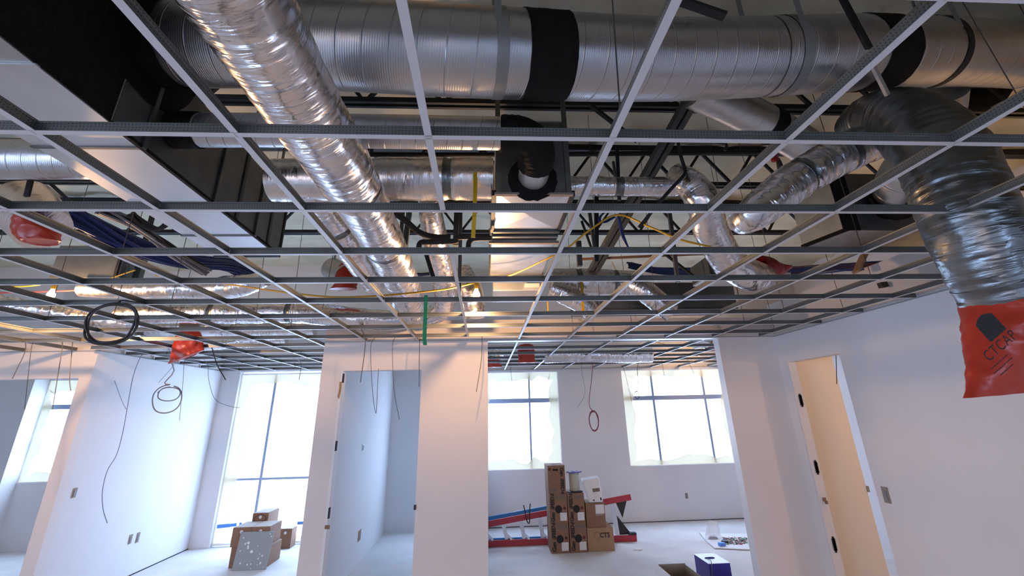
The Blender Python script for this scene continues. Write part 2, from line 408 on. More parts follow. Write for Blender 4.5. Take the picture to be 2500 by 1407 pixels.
# back wall: the two window bays on the left, the small room, the bay on the right
wall('wall_back_left', [((-9.2, YBL, 0), (-7.9, 9.6, ZD+.2)), ((-7.9, 9.45, 0), (-5.6, 9.6, 1.0)), ((-7.9, 9.45, 2.68), (-5.6, 9.6, ZD+.2)), ((-5.6, YBL, 0), (-4.40, 9.6, ZD+.2)),
                        ((-4.40, YBL, 2.72), (-2.4, 9.6, ZD+.2)), ((-2.4, YBL, 0), (-1.86, 9.6, ZD+.2))])
wall('wall_small_room', [((-1.865, YP+TH, 0), (-1.76, 9.76, ZP)), ((-1.865, 9.76, 0), (-.95, 9.88, ZP)), ((-.95, 9.76, 0), (-.1, 9.88, .7)), ((-.95, 9.76, 2.5), (-.1, 9.88, ZP)), ((-.1, 9.76, 0), (.05, 9.88, ZP)), ((-.06, YP+TH, 0), (.05, 9.76, ZP))])
wall('wall_back_right', [((.05, YBR, 0), (6.9, YBR+.18, .93)), ((.05, YBR, 2.69), (6.9, YBR+.18, ZD+.2)), ((-1.86, 9.88, ZP), (.05, 10.03, ZD+.2)), ((1.49, YBR, .93), (2.80, YBR+.18, 2.69)), ((4.93, YBR, .93), (6.9, YBR+.18, 2.69))])
wall('wall_bay_right', [((5.42, YP+.16, 0), (5.54, YBR, ZP))])
# the outer shell
wall('wall_far_left', [((-9.3, -6.2, 0), (-9.2, -5.4, ZD+.2)), ((-9.3, -5.4, 0), (-9.2, .6, .4)), ((-9.3, -5.4, 2.68), (-9.2, .6, ZD+.2)), ((-9.3, .6, 0), (-9.2, 10.1, ZD+.2))])
wall('wall_far_right', [((6.9, -6.2, 0), (7.0, 10.1, ZD+.2))])
wall('wall_behind', [((-9.3, -6.2, 0), (7.0, -6.1, .1)), ((-9.3, -6.2, 2.7), (7.0, -6.1, ZD+.2)), ((-9.3, -6.2, .1), (-8.4, -6.1, 2.7)), ((-2.4, -6.2, .1), (.6, -6.1, 2.7)), ((.6, -6.2, .1), (2.6, -6.1, 1.0)), ((.6, -6.2, 2.3), (2.6, -6.1, 2.7)), ((2.6, -6.2, .1), (7.0, -6.1, 2.7))])

# the metal stud jamb of the right doorway, with hinge cut-outs
d4 = thing('door_2', (XR, 5.64, 0), None, None, kind='structure')
MB().box((XR+.012, 5.632, 0), (XR+.108, 5.64, 2.41)).build('jamb', 'paint', d4)
for z in (1.98, 1.28, .55):
    MB().box((XR+.045, 5.626, z-.055), (XR+.082, 5.633, z+.055)).box((XR+.053, 5.626, z-.072), (XR+.074, 5.633, z+.072)).build('hinge_slot', 'gap', d4)
MB().box((XR+.05, 5.616, .95), (XR+.08, 5.633, .985)).box((XR+.068, 5.612, .925), (XR+.09, 5.633, .955)).build('latch_hole', 'card_dark', d4)
MB().box((4.322, YP+.02, 1.0), (4.345, YP+.05, 1.06)).build('strike_plate', 'strap', d4)
# doorway of the centre partition: pale raw jamb with marks
d1 = thing('door_1', (-1.64, YP, 0), None, None, kind='structure')
MB().box((-1.64, YP-.004, 0), (-1.615, YP+TH, 2.41)).build('jamb', 'paper', d1)
for z in (2.33, 1.62, .98, .35):
    MB().box((-1.618, YP-.006, z-.05), (-1.609, YP+.045, z+.05)).build('hinge_slot', 'gap', d1)
MB().box((-1.635, YP-.012, .84), (-1.585, YP-.002, .875)).build('latch_hole', 'card_dark', d1)
mb = MB(); mb.prism([(-1.645, YP-.006, 2.29), (-1.62, YP-.006, 2.29), (-1.615, YP-.006, 2.2), (-1.63, YP-.006, 2.1), (-1.65, YP-.006, 2.13), (-1.642, YP-.006, 2.2)], (0, .005, 0))
mb.build('torn_paper', 'card', d1)
MB().box((-.735, YP-.012, .985), (-.712, YP+.02, 1.03)).build('strike_plate', 'cable_black', d1)

# wall angle along the tops of the walls, baseboard and thin dark strips at the wall feet
def trim(name, lo, hi, mat='tee_face'): struct(name, MB().box(lo, hi), mat)
trim('trim_1', (-1.865, YP-.022, ZC-.004), (XR, YP-.0005, ZC+.002), 'strap')
trim('trim_2', (XR-.022, -1, ZC-.004), (XR-.0005, YP, ZC+.002), 'strap')
trim('trim_3', (-9.2, YPL-.022, ZC-.004), (XL, YPL-.0005, ZC+.002), 'strap')
trim('trim_4', (XL+.0005, YPL, ZC-.004), (XL+.022, YBL, ZC+.002), 'strap')
trim('trim_5', (XL, YBL-.022, ZC-.004), (-1.87, YBL-.0005, ZC+.002), 'tee_face')
trim('trim_6', (.05, YBR-.022, ZC-.004), (5.42, YBR-.0005, ZC+.002), 'strap')
trim('header_underside_lit', (.05, YP+.001, ZC-.012), (2.91, YP+TH-.001, ZC-.0005), 'white')  # pale strip painting in the light on the header's underside
trim('wall_end_face_lit', (2.905, YP+.028, 0), (2.9105, YP+.03+TH, ZC), 'white')  # pale sheet painting in the light on the end face of the wall
struct('baseboard_right', MB().box((5.40, YP+.17, 0), (5.419, YBR-.01, .07)), 'white')
struct('baseboard_gap', MB().box((XL, YPL+TH, 0), (XL+.004, YBL, .012)), 'gap')
struct('baseboard_back', MB().box((.06, YBR-.006, 0), (5.4, YBR-.0005, .014)), 'steel_grey')

# ---------------------------------------------------------------- windows
def window(n, x0, x1, z0, z1, y, bars_x, bars_z, foam=(.09, .09, .06, .10), barw=.045, trimc='white', pane='day'):
    w = thing('window_%d' % n, ((x0+x1)/2, y, z0), None, None, kind='structure')
    MB().box((x0-.02, y+.07, z0-.02), (x1+.02, y+.085, z1+.02)).build('pane', pane, w)
    for bx in bars_x: MB().box((bx-barw/2, y+.02, z0), (bx+barw/2, y+.069, z1)).build('mullion', 'bar', w)
    for bz, bw in bars_z: MB().box((x0, y+.03, bz-bw/2), (x1, y+.069, bz+bw/2)).build('transom', 'bar', w)
    # irregular band of pale foam and film round the glass
    l, r, b, t = foam
    if t:
        mb = MB(); K = 44; rnd = random.Random(n)
        outer = []; inner = []
        for i in range(K):
            f = i/K*4; s = int(f); f -= s
            ox, oz = [(x0+(x1-x0)*f, z0), (x1, z0+(z1-z0)*f), (x1-(x1-x0)*f, z1), (x0, z1-(z1-z0)*f)][s]
            j = .55+.9*rnd.random()
            ix = min(max(ox, x0+l*j), x1-r*j); iz = min(max(oz, z0+b*j), z1-t*j)
            outer.append((ox, y+.0, oz)); inner.append((ix, y+.018, iz))
        nb = len(mb.v); mb.v += [Vector(p) for p in outer]+[Vector(p) for p in inner]
        for i in range(K): q = (i+1) % K; mb.face((nb+i, nb+q, nb+K+q, nb+K+i))
        mb.build('foam_lining', 'win_foam', w, smooth=True, fix=False)
    f = MB(); e = .018
    f.box((x0-e, y-.012, z0-e), (x0+.006, y+.06, z1+e)).box((x1-.006, y-.012, z0-e), (x1+e, y+.06, z1+e)).box((x0+.006, y-.012, z1-.006), (x1-.006, y+.06, z1+e)).box((x0+.006, y-.03, z0-e), (x1-.006, y+.06, z0+.006))
    f.build('frame', trimc, w)
    return w
window(1, -7.9, -5.6, 1.0, 2.66, 9.47, [-6.8], [(2.2, .08)], (.12, .1, .12, .25))
w2 = window(2, -4.40, -2.40, .04, 2.68, 9.24, [-3.80], [(.965, .035)], (.16, .05, .08, .2))
window(3, .06, 1.49, .93, 2.69, YBR+.05, [.915], [(2.15, .085)], (.05, .16, .16, .13), barw=.035)
window(4, 2.80, 4.93, .93, 2.69, YBR+.05, [3.43, 4.50], [(2.15, .085)], (.17, .1, .13, .13), barw=.045)
window(5, -.95, -.1, .7, 2.5, 9.79, [], [], (.0, .0, .0, .0))
window(6, -8.4, -2.4, .1, 2.7, -6.2, [-5.4], [], (.0, .0, .0, .0), pane='warm_fill')  # added out of view as a warm fill light
window(7, .6, 2.6, 1.0, 2.3, -6.2, [1.6], [], (.0, .0, .0, .0))  # added out of view for daylight fill from behind
w8 = thing('window_8', (-9.25, -2.4, .4), None, None, kind='structure')
MB().box((-9.3, -5.4, .4), (-9.28, .6, 2.68)).build('pane', 'day', w8)
for y in (-3.9, -2.4, -.9): MB().box((-9.279, y-.03, .4), (-9.22, y+.03, 2.68)).build('mullion', 'bar', w8)
for o in [bpy.data.objects[k] for k in ('window_6', 'window_7')]:   # these two face the other way
    for c in o.children:
        if c.name.startswith('pane'): c.location.y -= .09
for (x0, x1, z, h, r) in ((-4.36, -4.05, .30, .05, -.06), (-4.02, -3.98, .24, .2, .1), (-3.08, -2.75, .30, .045, 0), (-2.66, -2.42, .30, .05, 0), (-2.92, -2.86, .3, .09, 0), (-4.42, -4.40, 1.75, .5, .0)):
    MB().box((-(x1-x0)/2, -.002, -h/2), ((x1-x0)/2, .002, h/2), Matrix.Rotation(r, 3, 'Y'), ((x0+x1)/2, 9.215, z)).build('masking_tape', 'tape_blue', w2)

# ================================================================ CEILING GRID
GX0, GW = -0.7776, 0.6
GY0, GP = 0.721, 0.5925
PROF = [(-.012, 0), (.012, 0), (.012, .0014), (.0012, .0014), (.0012, .029), (.0038, .031), (.0038, .040), (-.0038, .040), (-.0038, .031), (-.0012, .029), (-.0012, .0014), (-.012, .0014)]
_tee = {}
def tee_mesh(length):
    k = round(length, 3)
    if k in _tee: return _tee[k]
    n = len(PROF); v = [(x, y, z) for x in (-k/2, k/2) for y, z in PROF]; f = []; mi = []
    for i in range(n):
        j = (i+1) % n; f.append((i, j, n+j, n+i)); mi.append(0 if i == 0 else 1)
    f.append(tuple(reversed(range(n)))); f.append(tuple(range(n, 2*n))); mi += [1, 1]
    me = bpy.data.meshes.new('tee'); me.from_pydata(v, [], f); me.materials.append(M['tee_face']); me.materials.append(M['tee_web'])
    me.polygons.foreach_set('material_index', mi)
    bm = bmesh.new(); bm.from_mesh(me); bmesh.ops.recalc_face_normals(bm, faces=bm.faces); bm.to_mesh(me); bm.free()
    _tee[k] = me; return me
def tee(name, x0, y0, x1, y1, label, group, dz=0.0):
    o = bpy.data.objects.new(name, tee_mesh(math.hypot(x1-x0, y1-y0))); COL.objects.link(o)
    o.location = ((x0+x1)/2, (y0+y1)/2, ZC+dz); o.rotation_euler.z = math.atan2(y1-y0, x1-x0)
    return tag(o, label, 'ceiling grid bar', group)
def gx(j): return GX0+j*GW
def gy(i): return GY0+i*GP
# main runners go away from the camera; bar 1 is only short pieces
COLS = [-11, -10, -9, -8, -7, -6, -5, -4, -3, -2, -1, 0, 2, 3, 4, 5, 6, 7]
def nth(j): return ORD[len([c for c in COLS if c > j])+1]
for j in COLS:
    x = gx(j)
    if x < XL: y1 = YPL-.005
    elif x < -1.87: y1 = YBL-.005
    else: y1 = YP-.005
    tee('ceiling_main_runner', x, -.99, x, y1, 'long grey ceiling runner going away from camera, %s from the doorway wall' % nth(j), 'main runners of the open ceiling', .0008)
for j in (2, 3, 4, 5, 6, 7, 8, 9):
    x = gx(j) - .0
    k = ORD[j-1]
    tee('ceiling_main_runner', x, YP+TH+.005, x, YBR-.005, 'long ceiling runner over the ladder bay, %s from the centre partition' % k, 'main runners over the ladder bay', .0008)
# cross tees, one per bay
for i in range(0, 9):
    y = gy(i)
    if y > YP-.1: continue
    seq = COLS
    for a, b in zip(seq[:-1], seq[1:]):
        if i == 0 and gx(b) < -1.5: continue
        if i == 1 and gx(b) < -3.0: continue
        if i == 2 and gx(b) < -4.0: continue
        tee('ceiling_cross_tee', gx(a)+.003, y, gx(b)-.003, y, 'punched cross tee, %s row from camera, ending on %s runner from the doorway wall' % (ORD[i+1], nth(b)), 'cross tees of the open ceiling')
    if i < 8: tee('ceiling_cross_tee', gx(7)+.003, y, XR-.002, y, 'cross tee of the %s row from camera, ending on the doorway wall' % ORD[i+1], 'cross tees of the open ceiling')
for i in range(9, 15):
    y = gy(i)
    left = [c for c in COLS if gx(c) > XL and gx(c) < -1.87]
    xs = [XL+.006]+[gx(c) for c in left]+[-1.875]
    for q, (a, b) in enumerate(zip(xs[:-1], xs[1:])):
        if b-a < .1: continue
        if y > YBL-.05: continue
        tee('ceiling_cross_tee', a+.003, y, b-.003, y, 'cross tee over tall window bay, %s row from window, %s from white side wall' % (ORD[15-i], ORD[q+1]), 'cross tees over the tall window bay')
    xs = [.056]+[gx(c) for c in range(2, 10)]+[5.40]
    for q, (a, b) in enumerate(zip(xs[:-1], xs[1:])):
        if b-a < .1 or y < YP+TH+.05: continue
        tee('ceiling_cross_tee', a+.003, y, b-.003, y, 'cross tee over ladder bay, %s row from windows, %s from the centre partition' % (ORD[16-i], ORD[q+1]), 'cross tees over the ladder bay')
# short dividers in the double bay
for i in (-1, 0, 1, 3, 4, 5, 6, 7):
    tee('ceiling_divider_tee', gx(1), gy(i)+.003, gx(1), gy(i+1)-.003, 'short white divider tee in double bay, near end on %s row from camera' % (ORD[i+1] if i >= 0 else 'overhead'), 'short dividers of the double bay')

# ================================================================ ABOVE THE GRID
def crumple(seed, amp, s=9.0, ring=0.0, rs=55.0):
    off = Vector((seed*3.7, seed*1.3, seed*2.1))
    def f(p, u, a):
        q = p*s+off
        r = noise.noise(q)*1.6
        r2 = 1-abs(noise.noise(q*2.3))*2
        w = .5+.5*noise.noise(p*2.0+off)
        k = noise.noise(Vector((u*rs, math.cos(a)*1.1+seed, math.sin(a)*1.1)))*(.6+.8*w)
        return amp*(r*.6+r2*.35)*w + ring*k
    return f
def flex_duct(name, pts, rad, label, cat='duct', n=56, per=None, amp=.012, ring=.004, seed=1, mat='foil', res=.014, s=9.0, bands=(), clips=None, rs=55.0):
    """foil-jacketed flexible duct; bands = fractions where tape goes round it"""
    path = smooth_path(pts, per or 10)
    tot = sum((b-a).length for a, b in zip(path[:-1], path[1:])); k = max(12, int(tot/res))
    # resample evenly
    d = [0]
    for a, b in zip(path[:-1], path[1:]): d.append(d[-1]+(b-a).length)
    ev = []; q = 0
    for i in range(k+1):
        t = tot*i/k
        while q < len(path)-2 and d[q+1] < t: q += 1
        ev.append(path[q].lerp(path[q+1], (t-d[q])/max(1e-6, d[q+1]-d[q])))
    rr = lerp_list(rad, k+1) if isinstance(rad, (list, tuple)) else [rad]*(k+1)
    for fb, dep in bands:
        for i in range(k+1):
            x = (i/k-fb)*tot
            rr[i] -= dep*math.exp(-(x/.025)**2)
    o = thing(name, ev[0], label, cat)
    MB().tube(ev, rr, n, disp=crumple(seed, amp, s, ring, rs)).build('jacket', mat, o, smooth=True)
    for fb, dep in bands:
        i = max(2, min(k-2, int(fb*k)))
        MB().tube(ev[i-2:i+3], [r+.004 for r in rr[i-2:i+3]], 40, disp=crumple(seed, amp*.4, s)).build('tape_band', 'foil_dark', o, smooth=True)
    return o, ev, rr
def ring_band(parent, path, rad, name, mat, n=48, disp=None):
    return MB().tube(path, rad, n, cap=False, disp=disp).build(name, mat, parent, smooth=True)

# ---- the large spiral duct across the top
R = .235
def arc_pts(rows):
    out = []
    for x, t, b in rows:
        r1 = ray(x, t); r2 = ray(x, b)
        a1 = math.atan2(r1.z, r1.y); a2 = math.atan2(r2.z, r2.y)
        am = (a1+a2)/2; al = abs(a1-a2)/2; dd = R/math.sin(al)
        rm = r1.normalized()+r2.normalized(); y = dd*math.cos(am)
        out.append(EYE+Vector((rm.x*y/rm.y, y, dd*math.sin(am))))
    return out
big = [Vector((-1.80, 2.16, 3.86)), Vector((-1.0, 2.05, 3.78)), Vector((-.15, 1.99, 3.70)), Vector((.5, 2.06, 3.74)), Vector((1.1, 2.15, 3.82)), Vector((1.7, 2.2, 3.9)), Vector((2.25, 2.24, 3.98)), Vector((2.8, 2.34, 4.09)), Vector((3.4, 2.48, 4.24)), Vector((4.2, 2.7, 4.42))]
bp_ = smooth_path(big, 12)
sd = thing('spiral_duct', bp_[0], 'large ribbed spiral duct running across the top, with black sealed joints', 'duct')
MB().tube(bp_, R, 72).build('pipe', 'spiral', sd, smooth=True)
def at_frac(path, x):      # index where the path passes x
    return min(range(len(path)), key=lambda i: abs(path[i].x-x))
def cut(path, x0, x1, k=14):
    out = []
    for i in range(k+1):
        x = x0+(x1-x0)*i/k
        j = max(0, min(len(path)-2, next((q for q in range(len(path)-1) if path[q+1].x >= x), len(path)-2)))
        t = (x-path[j].x)/(path[j+1].x-path[j].x); out.append(path[j].lerp(path[j+1], t))
    return out
def ragged(seed, amp):
    return lambda p, u, a: amp*(noise.noise(p*60+Vector((seed, 0, 0))))
for (xa, xb) in ((.20, .44), (2.37, 2.62)):
    ring_band(sd, cut(bp_, xa, xb), R+.004, 'sealed_joint', 'sealant', 72, ragged(1, .004))
mb = MB()
for (xc, a0, a1, w) in ((.16, 2.0, 3.2, .05), (-1.68, 2.2, 2.5, .05)):
    pass
ring_band(sd, cut(bp_, .045, .10), R+.003, 'hanger_band', 'strap', 72)
ring_band(sd, cut(bp_, 1.79, 1.86), R+.004, 'hanger_band', 'strap', 72)
ring_band(sd, cut(bp_, 1.70, 1.72), R+.006, 'joint_bead', 'spiral', 72)
ring_band(sd, cut(bp_, -1.80, -1.64), R+.008, 'collar', 'sealant', 72, ragged(4, .004))
ring_band(sd, cut(bp_, -1.16, -1.15), R+.004, 'joint_bead', 'steel_grey', 72)
ring_band(sd, cut(bp_, 3.02, 3.08), R+.004, 'hanger_band', 'steel', 72)
for x in (.07, 1.825, 3.05):
    p = cut(bp_, x, x+.01)[0]
    for ya, yb in ((R+.001, R+.004), (-R-.004, -R-.001)): MB().box((p.x-.018, p.y+ya, p.z), (p.x+.018, p.y+yb, ZD+.05)).build('hanger_strap', 'strap', sd)

# ---- rectangular trunk duct on the left, the big duct leaving its side
td = thing('trunk_duct', (-1.8, 2.0, 3.25), 'wide rectangular sheet metal trunk duct running away from the camera', 'duct')
X0, X1, Z0, Z1 = -2.33, -1.80, 3.25, 3.80
cuts = [-.6, .55, 1.62, 2.25, 2.95, 3.55, 4.02]
for a, b in zip(cuts[:-1], cuts[1:]):
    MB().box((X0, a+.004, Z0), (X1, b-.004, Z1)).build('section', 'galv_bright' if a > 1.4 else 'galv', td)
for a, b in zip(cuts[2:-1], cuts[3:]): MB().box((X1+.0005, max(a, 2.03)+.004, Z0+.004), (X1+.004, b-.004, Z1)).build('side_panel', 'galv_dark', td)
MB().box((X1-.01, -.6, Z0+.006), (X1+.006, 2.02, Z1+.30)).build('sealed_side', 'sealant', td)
MB().tube([(X1-.002, 2.16, 3.86), (X1+.012, 2.16, 3.86)], R+.13, 48, disp=lambda p, u, a: .02*noise.noise(p*14)).build('sealant_ring', 'sealant', td, smooth=True)
for y in cuts[2:-1]:
    f = MB().box((X0-.012, y-.01, Z0-.008), (X1+.012, y+.01, Z0-.0005))
    if y > 1.9: f.box((X1+.0065, y-.014, Z0-.008), (X1+.02, y+.014, Z1+.01))
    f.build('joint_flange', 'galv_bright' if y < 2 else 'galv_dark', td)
MB().bar((X1+.004, 2.02, Z0), (X1+.004, 4.02, Z0), .02, .02).build('corner_seam', 'sealant', td)
MB().box((X0-.01, 4.018, Z0-.02), (X1+.012, 4.05, Z1+.01)).build('end_flange', 'steel', td)
for y in (3.25, 3.78): MB().box((X1+.0065, y-.018, Z0+.02), (X1+.014, y+.018, Z1+.5)).build('hanger_strap', 'steel_grey', td)

# ---- smaller spiral ducts
def pipe_thing(name, pts, r, label, mat='spiral_small', per=8, n=48, partname='pipe'):
    o = thing(name, pts[0], label, 'duct'); p = smooth_path(pts, per)
    MB().tube(p, r, n).build(partname, mat, o, smooth=True); return o, p
o, p = pipe_thing('spiral_duct', [(-6.5, 2.85, 3.50), (-4.4, 2.83, 3.49), (X0+.005, 2.8, 3.49)], .13, 'smooth spiral duct joining the trunk duct on its far side from the box')
ring_band(o, [(X0-.07, 2.803, 3.49), (X0-.01, 2.8, 3.49)], .136, 'collar', 'sealant')
o, p = pipe_thing('spiral_duct', [(X1+.01, 2.42, 3.47), (-1.2, 2.41, 3.47), (-.5, 2.40, 3.465), (.10, 2.39, 3.455)], .10, 'medium spiral duct running from the trunk duct to a black elbow')
ring_band(o, [(X1+.01, 2.42, 3.47), (X1+.16, 2.419, 3.47)], .107, 'sealed_joint', 'sealant', disp=ragged(2, .004))
el = smooth_path([(.10, 2.39, 3.455), (.20, 2.395, 3.452), (.285, 2.43, 3.43), (.325, 2.50, 3.39), (.325, 2.60, 3.365)], 8)
MB().tube(el, .112, 40, disp=ragged(3, .006)).build('elbow', 'sealant', o, smooth=True)
MB().tube([(.325, 2.585, 3.366), (.325, 2.69, 3.355), (.325, 2.765, 3.355)], .098, 40).build('collar', 'galv_bright', o, smooth=True)
MB().tube([(.325, 2.735, 3.355), (.325, 2.768, 3.355)], [.125, .165], 40, disp=ragged(5, .012)).build('sealant_ring', 'sealant', o, smooth=True)

# ---- air box in the middle, its X-creased underside
vb = thing('air_box', (.33, 3.0, 3.25), 'square sheet metal air box with a cross-creased underside', 'duct')
a0, a1, y0, y1, zb, zt = .085, .575, 2.77, 3.42, 3.25, 3.80
mb = MB(); n = 0
mb.v += [Vector(p) for p in ((a0, y0, zb), (a1, y0, zb), (a1, y1, zb), (a0, y1, zb), ((a0+a1)/2, (y0+y1)/2, zb-.028))]
for q in ((0, 1, 4), (1, 2, 4), (2, 3, 4), (3, 0, 4)): mb.face(q)
mb.build('underside', 'galv_bright', vb)
MB().box((a0, y0, zb+.001), (a0+.012, y1, zt)).box((a1-.012, y0, zb+.001), (a1, y1, zt)).box((a0+.012, y1-.012, zb+.001), (a1-.012, y1, zt)).box((a0, y0, zt), (a1, y1, zt+.01)).build('shell', 'galv', vb)
MB().box((a0+.012, y0, zb+.002), (a1-.012, y0+.012, zt)).build('front_panel', 'galv_dark', vb)
for x in (a0-.004, a1-.03): MB().box((x, y0-.012, zb-.004), (x+.034, y0-.001, zt+.2)).build('corner_angle', 'galv_dark', vb)
MB().box((a0-.014, y0-.014, zb-.016), (a1+.014, y0+.02, zb-.002)).build('front_seam', 'card_grey', vb)
for x in (a0-.03, a1+.004): MB().box((x, y0+.02, zb-.01), (x+.026, y1+.05, zb+.03)).build('side_angle', 'steel', vb)
fl = MB()
for k_, (ya, za) in enumerate(((3.43, -.02), (3.49, -.035), (3.55, -.03))):
    fl.box((a0-.01-.004*k_, ya, zb+za), (a1+.02, ya+.035, zb+za+.06))
fl.build('flange', 'galv_dark', vb)
b2 = thing('supply_duct', (.33, 4.2, 3.22), 'plain sheet metal duct carrying on behind the air box, lit by the bulb', 'duct')
MB().box((a0-.02, 3.60, 3.215), (a1+.02, 4.60, 3.70)).build('body', 'galv', b2, bevel=.01)
MB().box((a0-.04, 3.585, 3.195), (a1+.04, 3.615, 3.215)).build('front_flange', 'card_grey', b2)
MB().box((a0-.03, 4.585, 3.20), (a1+.03, 4.615, 3.72)).build('rear_flange', 'galv_dark', b2)
b3 = thing('supply_duct', (.45, 5.2, 3.2), 'short pale duct section beyond the bulb, towards the partition', 'duct')
MB().box((.10, 4.95, 3.14), (.62, 5.5, 3.55)).build('body', 'galv_bright', b3, bevel=.008)
MB().box((.44, 4.90, 3.165), (.60, 4.949, 3.21)).build('label_plate', 'white', b3)
for x in (.12, .58): MB().box((x-.012, 5.1, 3.55), (x+.012, 5.104, ZD+.05)).build('hanger_strap', 'strap', b3)

# ---- foil-wrapped round mains either side of the air box
flex_duct('foil_wrapped_duct', [(-1.5, 3.1, 3.50), (-.9, 3.06, 3.49), (-.3, 3.03, 3.485), (.07, 3.02, 3.48)], .155, 'fat foil-wrapped duct joining the air box on the trunk duct side', amp=.010, ring=.002, seed=4, mat='foil_smooth', bands=((.45, .012), (.8, .012)), s=7)
flex_duct('foil_wrapped_duct', [(.575, 3.2, 3.52), (1.0, 3.2, 3.52), (1.5, 3.2, 3.52)], .075, 'thin foil-wrapped duct leaving the air box towards the doorway wall', amp=.012, ring=.004, seed=5, bands=((.5, .008),), s=13)

# ---- the big flexible duct nearest the camera
fx, fev, frr = flex_duct('flexible_duct', [(-.83, .55, 3.22), (-.815, 1.0, 3.20), (-.80, 1.4, 3.19), (-.78, 1.9, 3.165), (-.755, 2.35, 3.15), (-.745, 2.75, 3.13), (-.74, 3.3, 3.11), (-.745, 3.9, 3.08), (-.76, 4.5, 3.05), (-.77, 5.1, 3.0)],
          [.165, .165, .163, .16, .155, .15, .148, .15, .15, .14], 'crumpled silver flexible duct nearest the camera, running diagonally into the distance', seed=2, amp=.009, ring=.005, res=.010, n=96, bands=((.43, .02), (.62, .006)), s=6, rs=30)
# second one beside it, further back
flex_duct('flexible_duct', [(-1.25, 3.12, 3.45), (-1.22, 3.3, 3.40), (-1.18, 3.7, 3.34), (-1.14, 4.2, 3.26), (-1.1, 4.7, 3.2)], .135, 'silver flexible duct half hidden behind the nearest flexible duct', seed=6, amp=.016, bands=((.3, .012),))
flex_duct('flexible_duct', [(-.43, 3.35, 3.50), (-.43, 3.6, 3.42), (-.42, 4.0, 3.32), (-.41, 4.5, 3.2), (-.40, 4.9, 3.09), (-.47, 5.25, 3.0), (-.62, 5.36, 2.96)], [.085, .10, .11, .115, .12, .12, .11], 'slimmer flexible duct with warm highlights between the cable bundle and air box', seed=7, amp=.012)
flex_duct('flexible_duct', [aY(1130, 660, 4.9), aY(1140, 690, 4.85), aY(1152, 720, 4.8), aY(1158, 748, 4.8), aY(1158, 775, 4.8)], [.09, .12, .125, .11, .1], 'short shiny flexible duct elbow hanging just behind the glowing bulb', seed=8, amp=.01)
# foil band low along the partition
flex_duct('foil_wrapped_duct', [aY(290, 770, 5.45), aY(450, 766, 5.45), aY(600, 765, 5.45), aY(740, 764, 5.42), aY(850, 775, 5.4), aY(960, 782, 5.42), aY(1040, 772, 5.45)], [.105, .105, .115, .115, .12, .12, .10], 'long wrinkled foil duct lying low along the centre partition', seed=9, amp=.016, n=48, bands=((.3, .01), (.55, .01)))
flex_duct('foil_wrapped_duct', [aY(-160, 720, 5.2), aY(0, 742, 5.25), aY(110, 758, 5.3), aY(230, 778, 5.4), aY(315, 790, 5.5)], .085, 'ribbed foil duct glowing gold beside the second bulb', seed=10, amp=.006, ring=.010, rs=26, n=40)
flex_duct('foil_wrapped_duct', [aY(300, 800, 6.9), aY(450, 800, 6.9), aY(600, 803, 6.9), aY(770, 800, 6.9)], .12, 'pale foil duct over the tall window bay, behind the hanging red bag', seed=11, amp=.016, n=40)
flex_duct('foil_wrapped_duct', [aY(420, 850, 7.6), aY(560, 838, 7.6), aY(700, 826, 7.6)], .09, 'narrow foil duct over the tall window bay, farthest from the camera', seed=12, amp=.014, n=36)
flex_duct('flexible_duct', [aY(420, 706, 4.9), aY(500, 706, 4.9), aY(560, 702, 4.85), aY(610, 694, 4.75), aY(650, 680, 4.7)], [.09, .095, .12, .11, .08], 'stubby silver flexible duct bend under the end of the trunk duct', seed=13, amp=.012)
flex_duct('foil_wrapped_duct', [aY(200, 704, 5.0), aY(300, 708, 5.0), aY(420, 706, 4.95)], .085, 'dull brownish wrapped duct leading to the bend under the trunk duct', seed=14, amp=.008, mat='foil_smooth')

# ---- foil duct with two branches behind the bulb, towards the doorway wall
flex_duct('foil_wrapped_duct', [aY(1345, 690, 4.9), aY(1440, 690, 4.9), aY(1560, 694, 4.95)], [.15, .15, .14], 'thick horizontal foil duct beside the supply duct, with two branches below', seed=15, amp=.010, mat='foil_smooth', bands=((.3, .01), (.7, .01)), s=8)
flex_duct('flexible_duct', [aY(1345, 705, 4.65), aY(1385, 722, 4.65), aY(1425, 745, 4.65), aY(1450, 768, 4.68)], [.10, .105, .10, .09], 'short bright flexible duct branch next to the yellow strap', seed=16, amp=.010)
flex_duct('flexible_duct', [aY(1540, 690, 4.85), aY(1570, 708, 4.8), aY(1600, 732, 4.78), aY(1640, 765, 4.78)], [.12, .12, .115, .10], 'short bright flexible duct branch, farther from the bulb of the two', seed=17, amp=.010)

